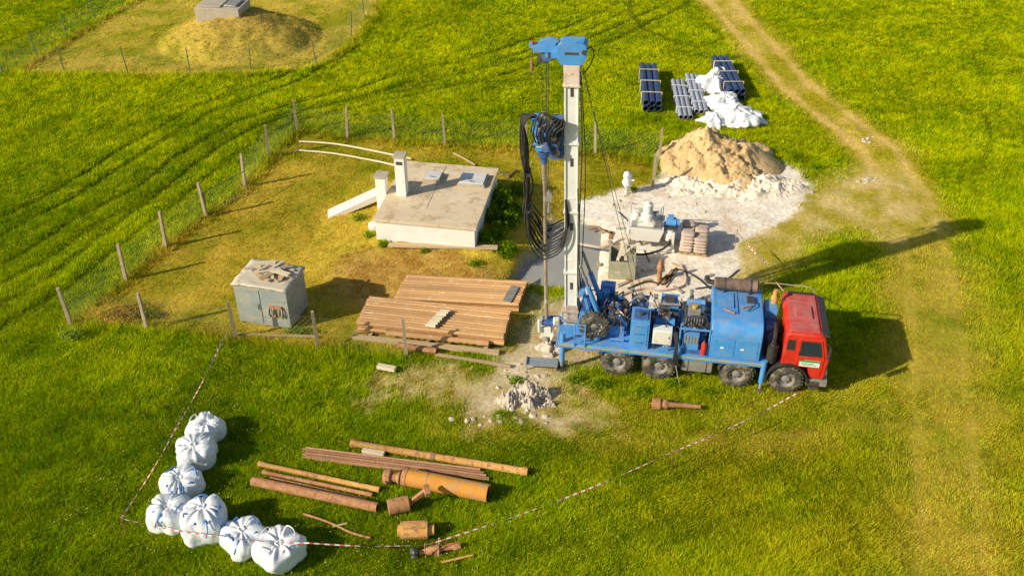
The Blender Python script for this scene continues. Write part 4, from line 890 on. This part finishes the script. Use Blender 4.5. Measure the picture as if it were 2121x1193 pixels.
b=MB().lathe((2.98,.75,2.82),(4.45,.75,2.82),[(0,.06),(0,.18),(.04,.215),(.06,.205),(1.36,.205),(1.4,.215),(1.44,.18),(1.47,.05)],mat('burnt_muffler_steel',(.20,.13,.10),(.30,.20,.14),3,.7,.1,c3=(.13,.09,.07),spot=.5),20).tube([(3.0,.75,2.82),(2.82,.75,2.84),(2.74,.75,2.94),(2.72,.75,3.04)],.085,DARK,10,5)
for xx in (3.3,4.15): b.lathe((xx,.75,2.82),(xx+.05,.75,2.82),[(0,.2),(0,.22),(.05,.22),(.05,.2)],DARK,20,False).box((xx+.02,.75,2.57),(.05,.25,.15),DARK)
part(b,'muffler',bevel=0)
# deck machinery
b=MB().bb((.36,-1.15,1.2),(.98,-.35,2.32),BLUE).bb((.42,-1.165,1.3),(.92,-1.15,2.2),BLUE).bb((.45,-1.05,2.32),(.9,-.5,2.36),DBLUE).cyl((.67,-.8,2.36),(.67,-.8,2.44),.08,DARK)
for zz in (1.45,1.8,2.1): b.bb((.5,-1.18,zz),(.84,-1.165,zz+.03),DBLUE)
part(b,'hydraulic_tank',bevel=.015)
b=MB().bb((1.1,-1.18,1.5),(1.72,-.85,2.05),PLWHITE).bb((1.14,-1.192,1.54),(1.68,-1.18,2.01),WHITE).bb((1.62,-1.2,1.75),(1.65,-1.192,1.85),BLACK)
for xx in (1.15,1.67): b.bb((xx-.02,-1.1,1.2),(xx+.02,-1.05,1.5),DARK)
part(b,'electrical_cabinet',bevel=.012)
b=MB().bb((2.05,-1.15,1.2),(2.85,-.75,1.35),DBLUE).bb((2.1,-1.12,1.35),(2.6,-.8,2.0),BLUE)
for i in range(6): b.cyl((2.15+.08*i,-1.0,2.0),(2.13+.08*i,-1.04,2.2),.012,DARK,n=5).lathe((2.13+.08*i,-1.04,2.2),(2.13+.08*i,-1.04,2.25),[(0,.0),(.02,.025),(.05,0)],BLACK,6)
for i in range(5): b.bb((2.12+.1*i,-1.135,1.6),(2.18+.1*i,-1.12,1.9),STEEL)
part(b,'control_console',bevel=.01)
b=MB().bb((2.0,-.55,1.2),(2.85,.65,1.75),BLUE).bb((2.1,-.4,1.75),(2.75,.5,2.15),DARK).bb((2.2,-.3,2.15),(2.6,.1,2.38),STEEL).cyl((2.15,.3,2.25),(2.75,.3,2.25),.13,BLUE).cyl((2.4,-.2,2.38),(2.4,-.2,2.5),.09,YEL)
for i in range(7): b.bb((2.14+.09*i,-.42,1.8),(2.17+.09*i,-.4,2.1),STEEL)
part(b,'pump_engine',bevel=.012)
b=MB().lathe((2.78,-1.22,1.3),(2.78,-1.22,2),[(0,.08),(.42,.085),(.5,.04),(.56,.03)],RED,12).box((2.78,-1.22,1.86),(.05,.14,.03),BLACK); part(b,'fire_extinguisher',bevel=0)
b=MB().cyl((-.1,-.5,1.65),(-.1,.6,1.65),.18,STEEL)
for yy in (-.5,-.46,.05,.6): b.cyl((-.1,yy,1.65),(-.1,yy+.04,1.65),.34,DBLUE,n=20)
b.bb((-.35,-.6,1.2),(.15,-.5,1.6),BLUE).bb((-.35,.64,1.2),(.15,.74,1.6),BLUE).lathe((-.1,-.4,1.65),(-.1,.0,1.65),[(0,.24),(.42,.24)],RUST,20); part(b,'winch',bevel=.008)
b=MB().bb((1.1,-.6,1.2),(1.85,.2,1.6),DBLUE).cyl((1.15,-.3,1.78),(1.8,-.3,1.78),.17,BLUE).cyl((1.2,.1,1.8),(1.9,.1,1.8),.14,DARK).bb((1.3,.3,1.2),(1.9,1.05,2.0),BLUE).bb((.3,.2,1.2),(.9,.9,1.95),DBLUE).cyl((.6,.55,1.95),(.6,.55,2.2),.12,STEEL).bb((1.4,.4,2.0),(1.75,.8,2.12),DARK)
b.cyl((1.0,-.1,1.3),(1.0,-.1,2.1),.07,BLUE).cyl((1.2,.25,2.1),(1.95,.3,2.1),.05,STEEL).box((1.5,-.3,2.0),(.25,.2,.15),STEEL); part(b,'gearbox',bevel=.01)
b=MB().bb((-.9,.35,1.2),(-.2,1.1,1.75),BLUE).bb((-.85,.4,1.75),(-.3,1.0,1.95),DBLUE).bb((-.8,.9,1.2),(-.3,1.2,2.2),BLUE).cyl((-.6,.6,1.95),(-.6,.6,2.2),.15,BLUE); part(b,'hydraulic_motor',bevel=.012)
rs=random.Random(12)
for i in range(84):
    b=MB(); x=rs.choice([rs.uniform(-.9,.3),rs.uniform(.95,2.0),rs.uniform(2.0,2.9)]); y=rs.uniform(-.95,.95); z=rs.uniform(1.25,2.2); mt=rs.choice([STEEL,DARK,DARK,BLUE,STEEL,RUST,WHITE,DBLUE])
    if i%2: b.box((x,y,z),(rs.uniform(.06,.24),rs.uniform(.06,.2),rs.uniform(.05,.2)),mt,(0,0,rs.uniform(-.2,.2))); part(b,'valve_block',bevel=.006)
    else:
        ax=rs.choice([(1,0,0),(0,1,0),(0,0,1)]); l=rs.uniform(.1,.45); r_=rs.uniform(.02,.07); b.lathe((x,y,z),(x+ax[0],y+ax[1],z+ax[2]),[(0,r_*1.3),(.03,r_*1.3),(.031,r_),(l-.03,r_),(l-.029,r_*1.3),(l,r_*1.3)],mt,9); part(b,'small_cylinder',bevel=0)
e=empty('spare_wheel',(-.85,-.85,1.75),(0,0,R(8)),T)
for nm,me in (('tyre',tme),('rim',rme)):
    o=bpy.data.objects.new(nm,me);COL.objects.link(o);o.parent=e;o.scale=(.92,.8,.92)
b=MB()
for xx in (-1.45,-1.1): b.cyl((xx,-1.28,1.15),(xx,-1.28,2.05),.022,BLUE,n=7)
for zz in (1.3,1.5,1.7,1.9,2.05): b.cyl((-1.45,-1.28,zz),(-1.1,-1.28,zz),.018,BLUE,n=6)
part(b,'ladder',bevel=0)
rs=random.Random(4); b=MB()
for i in range(52):
    x0=rs.uniform(-.9,2.9); x1=x0+rs.uniform(-.8,.8); y0=rs.uniform(-1.05,.8);y1=rs.uniform(-1.1,.8); z0=rs.uniform(1.3,2.0);z1=rs.uniform(1.25,2.1)
    x1=min(x1,2.9); b.tube([(x0,y0,z0),(x0+.05,y0,z0+.25),((x0+x1)/2,(y0+y1)/2,max(z0,z1)+rs.uniform(-.1,.3)),(x1,y1,z1+.15),(x1,y1,z1)],rs.uniform(.013,.028),BLACK if i%5 else STEEL,6,5)
part(b,'hydraulic_hose',bevel=0)
b=MB()
for i in range(5): b.tube([(1.75+.03*i,-1.1,2.0),(1.85+.02*i,-1.3,1.7),(1.85+.03*i,-1.34,1.1),(2.0+.03*i,-1.3,.75),(2.1,-1.15,.8)],.018,BLACK,6,5)
b.tube([(1.9,-1.2,1.1),(2.0,-1.35,.6),(2.15,-1.45,.15),(2.2,-1.3,.05)],.02,STEEL,6,5); part(b,'side_hose',bevel=0)
b=MB().bb((1.95,-1.2,1.2),(2.0,-1.15,2.2),BLUE).bb((1.95,-1.2,2.2),(2.95,-1.15,2.25),BLUE).bb((2.9,-1.2,1.2),(2.95,-1.15,2.2),BLUE); part(b,'guard_frame',bevel=.005)
# mast
M_=empty('mast',(-1.64,.05,0),(0,R(-1.85),0),T)
b=MB().bb((-.17,-.22,.9),(.17,.22,9.9),MASTW).bb((-.22,-.26,.9),(-.17,-.18,9.9),MASTW).bb((-.22,.18,.9),(-.17,.26,9.9),MASTW).bb((.17,-.245,.9),(.2,-.19,9.9),MASTW)
for k,z_ in enumerate(np.arange(1.5,9.7,1.15)):
    b.bb((-.04,-.228,z_),(.06,-.22,z_+.28),DARK) if k%2 else b.bb((-.12,-.232,z_),(.12,-.22,z_+.05),MASTW)
    b.bb((.17,-.18,z_),(.19,.18,z_+.04),MASTW)
for zz in (3.3,5.6,8.0): b.bb((-.25,-.28,zz),(.23,.27,zz+.07),MASTW)
part(b,'mast_column',M_,.012)
b=MB().bb((-.235,-.27,9.9),(.235,.27,10.55),MASTR).bb((-.26,-.29,9.86),(.26,.29,9.93),MASTR); part(b,'mast_top_section',M_,.012)
b=MB().bb((-.26,-.26,.75),(.24,.26,2.0),MASTF).bb((-.34,-.31,1.0),(.3,.31,1.12),DARK).bb((-.32,-.3,1.7),(.28,.3,1.8),MASTF).cyl((-.3,-.33,1.4),(.3,-.33,1.4),.05,STEEL); part(b,'mast_foot',M_,.015)
b=MB().prism([(-.32,10.55),(.3,10.55),(.42,10.75),(.42,11.12),(.3,11.2),(-.3,11.2),(-.42,11.1),(-.42,10.75)],'y',-.28,.28,BLUE)
b.bb((-1.15,-.14,10.85),(-.42,.14,11.05),BLUE).prism([(-1.0,11.05),(-.5,11.05),(-.42,11.2),(-.7,11.25),(-.95,11.18)],'y',-.1,.1,BLUE).bb((-1.25,-.1,10.95),(-1.15,.1,11.1),BLUE).bb((-1.2,-.05,11.08),(-1.12,.05,11.14),RED).bb((-.15,-.2,11.2),(.35,.2,11.23),BLUE).cyl((.35,-.31,10.95),(.35,.31,10.95),.07,DARK).bb((-.6,-.18,10.7),(-.42,.18,10.9),BLUE).box((0,-.285,10.9),(.4,.012,.08),DARK); part(b,'crown_block',M_,.02)
b=MB().cyl((-.75,-.08,10.72),(-.75,.08,10.72),.17,DBLUE,n=20).cyl((-.75,-.1,10.72),(-.75,.1,10.72),.05,STEEL).bb((-.8,-.11,10.7),(-.7,-.09,10.95),BLUE).cyl((-.95,-.05,10.6),(-.95,.05,10.6),.1,DARK); part(b,'pulley',M_,0)
b=MB().cyl((-1.18,0,10.95),(-1.2,0,10.5),.012,DARK,n=5).lathe((-1.2,0,10.55),(-1.2,0,10.1),[(0,.03),(.05,.055),(.25,.06),(.32,.03)],RUST,10).tube([(-1.2,0,10.25),(-1.25,0,10.15),(-1.2,0,10.08),(-1.14,0,10.14)],.015,DARK); part(b,'hook',M_,0)
b=MB(); b.tube([(.42,0,10.95),(.55,-.05,11.0),(.62,-.05,10.8),(.5,-.05,10.45),(.3,-.1,10.2)],.018,BLACK,6,6).tube([(.22,-.2,10.3),(.32,-.22,8),(.25,-.2,5),(.3,-.2,2.4)],.02,BLACK,6,4).tube([(.25,-.1,10.3),(.42,-.1,7),(.3,-.1,2.5)],.016,BLACK,6,4).tube([(.2,-.24,6.5),(.26,-.3,5),(.22,-.28,3.4),(.3,-.3,2.0)],.022,BLACK,6,4); part(b,'mast_hose',M_,0)
b=MB()
for dx_ in (-.72,-.78): b.cyl((dx_,.02,10.7),(dx_-.02,.02,8.8),.014,DARK,n=5)
b.cyl((-.93,.0,10.6),(-.84,-.02,6.3),.009,DARK,n=5); part(b,'hoist_cable',M_,0)
b=MB().bb((-1.1,-.3,7.75),(-.6,.3,8.35),BLUE).bb((-.65,-.36,7.55),(-.24,.36,8.6),DBLUE).lathe((-.88,0,8.35),(-.88,0,9),[(0,.2),(.2,.2),(.24,.13),(.42,.12),(.45,.07),(.6,.06)],STEEL,16).lathe((-.88,0,7.2),(-.88,0,7.75),[(0,.11),(.2,.12),(.25,.18),(.55,.22)],DBLUE,16)
b.cyl((-.75,-.38,8.0),(-.75,-.6,8.0),.13,DBLUE).cyl((-1.0,.3,8.1),(-1.0,.5,8.1),.12,BLUE).bb((-1.2,-.25,8.35),(-.98,.2,8.8),BLUE).bb((-1.25,-.2,8.3),(-1.1,.1,8.5),DARK).bb((-.6,-.32,8.6),(-.3,.3,8.75),DBLUE).cyl((-1.12,-.15,7.9),(-1.25,-.15,7.9),.1,DARK)
b.cyl((-.5,-.38,8.3),(-.5,-.5,8.3),.1,DARK).cyl((-.45,-.37,7.8),(-.45,-.45,7.8),.14,DARK).bb((-1.05,-.34,7.9),(-.85,-.3,8.2),WHITE)
for i in range(14): b.box((random.uniform(-1.15,-.3),-.37,random.uniform(7.6,8.7)),(random.uniform(.05,.15),.1,random.uniform(.05,.15)),random.choice([DARK,STEEL,BLUE,DARK]))
part(b,'rotary_head',M_,.012)
b=MB(); b.lathe((-.88,0,0),(-.88,0,8),[(0.05,.065),(.9,.065),(.92,.09),(1.15,.09),(1.17,.062),(3.8,.062),(3.82,.085),(4.05,.085),(4.07,.06),(6.5,.06),(6.52,.09),(7.2,.09)],mat('drill_string_steel',(.46,.37,.26),(.28,.2,.13),2,.6,.2,c3=(.62,.56,.46),spot=.55),14); part(b,'drill_string',M_,0)
b=MB().cyl((-.72,-.15,6.35),(-.72,-.15,5.75),.035,STEEL,n=8).bb((-.8,-.22,5.95),(-.64,-.08,6.25),STEEL).cyl((-.72,-.15,5.75),(-.72,-.15,5.55),.06,STEEL).tube([(-.72,-.15,5.55),(-.63,-.15,5.45),(-.63,-.15,5.32),(-.72,-.15,5.26),(-.81,-.15,5.33)],.028,STEEL,8,5).cyl((-.73,-.12,7.4),(-.72,-.15,6.3),.012,DARK,n=5); part(b,'travelling_hook',M_,0)
rs=random.Random(9); b=MB()
for i in range(12):
    o_=rs.uniform(-.14,.12); k_=i*.035; yy=-.34+.055*i+o_*.5; o2=rs.uniform(-.14,.14); o3=rs.uniform(-.12,.12)
    b.tube([(-.9-k_*.6,yy*.6,8.1),(-1.05-k_*.6,yy,8.95-k_),(-1.42-k_*.5,yy,8.65),(-1.50+o_,yy,7.7),(-1.36+o2,yy,6.4),(-1.46+o_,yy,5.3+k_),(-1.36+k_*.7,yy,4.5+k_*1.8),(-.90+o3,yy,3.88+k_*2.3),(-.36,yy*.7-.12,4.2+k_*2.4),(-.12+o2*.4,yy*.4-.25,5.0+k_),(-.18,-.28,6.1)],.026,BLACK,7,6)
for i in range(8): b.tube([(-1.05+.08*i,-.32,8.0),(-1.12+.1*i,-.55,8.5),(-.9+.1*i,-.52,9.12-.06*i),(-.5+.04*i,-.45,8.85),(-.4,-.42,8.1-.05*i)],.025,BLACK,7,5)
part(b,'hose_bundle',M_,0)
b=MB()
for zz in (6.9,5.6): b.box((-1.40,-.1,zz),(.18,.5,.05),DARK)
part(b,'hose_clamp',M_,.005)
b=MB().bb((-1.02,-.22,1.05),(-.27,.22,1.2),DBLUE).bb((-1.05,-.2,.55),(-.7,.2,.95),WHITE).cyl((-.88,0,0),(-.88,0,.5),.15,STEEL).cyl((-1.1,-.25,.8),(-1.1,-.25,1.3),.05,WHITE).box((-.55,-.2,.6),(.3,.2,.3),RUBB,(.2,.3,.4)).box((-.5,-.25,1.3),(.2,.2,.25),WHITE,(.1,.1,.3)).cyl((-.4,-.3,.4),(-.4,-.3,1.5),.04,STEEL); part(b,'clamp_table',M_,.015)
b=MB()
for yy in (-.42,.42):
    b.cyl((-.55,yy,1.4),(-1.15,yy,3.0),.085,BLUE).cyl((-1.15,yy,3.0),(-1.45,yy,3.8),.05,STEEL)
    b.prism([(-1.5,1.2),(-.7,1.2),(-1.0,1.9),(-1.35,2.0)],'y',yy-.03,yy+.03,BLUE)
part(b,'lifting_cylinder',bevel=0)
b=MB().bb((-1.42,-.5,2.6),(-1.28,.5,2.72),BLUE).box((-1.1,-.35,2.0),(.1,.08,1.7),BLUE,(0,-.25,0)).box((-1.1,.35,2.0),(.1,.08,1.7),BLUE,(0,-.25,0)).bb((-1.35,-.2,1.2),(-.95,.25,2.2),DBLUE); part(b,'mast_support',bevel=.01)
b=MB(); 
for e_ in ((.9,-.9,2.4),(.4,.9,2.0)): b.cyl((-1.75,-.1 if e_[1]<0 else .15,10.6),e_,.010,DARK,n=5)
part(b,'guy_cable',bevel=0)
# ---------------- camera, light, world ----------------
cam=bpy.data.cameras.new('camera'); co=bpy.data.objects.new('camera',cam); COL.objects.link(co); co.location=(0,0,H); co.rotation_euler=(R(90)-TH,0,0)
cam.sensor_width=36; cam.lens=F/2121*36; cam.clip_end=2000; S.camera=co
el=R(29.5); az=R(25)
dirv=Vector((math.cos(az)*math.cos(el),math.sin(az)*math.cos(el),-math.sin(el)))
sl=bpy.data.lights.new('sun','SUN'); sl.energy=5.0; sl.angle=R(.5); sl.color=(1,.92,.74); so=bpy.data.objects.new('sun',sl); COL.objects.link(so); so.rotation_euler=dirv.to_track_quat('-Z','Y').to_euler(); so.location=(-20,-10,30)
w=bpy.data.worlds.new('World'); S.world=w; w.use_nodes=True; N=w.node_tree.nodes; sk=N.new('ShaderNodeTexSky'); sk.sky_type='NISHITA'; sk.sun_disc=False; sk.sun_elevation=el
sd=-dirv; sk.sun_rotation=math.atan2(sd.x,sd.y); w.node_tree.links.new(sk.outputs[0],N['Background'].inputs[0]); N['Background'].inputs[1].default_value=.10
S.view_settings.view_transform='Standard'; S.view_settings.look='None'; S.view_settings.exposure=0
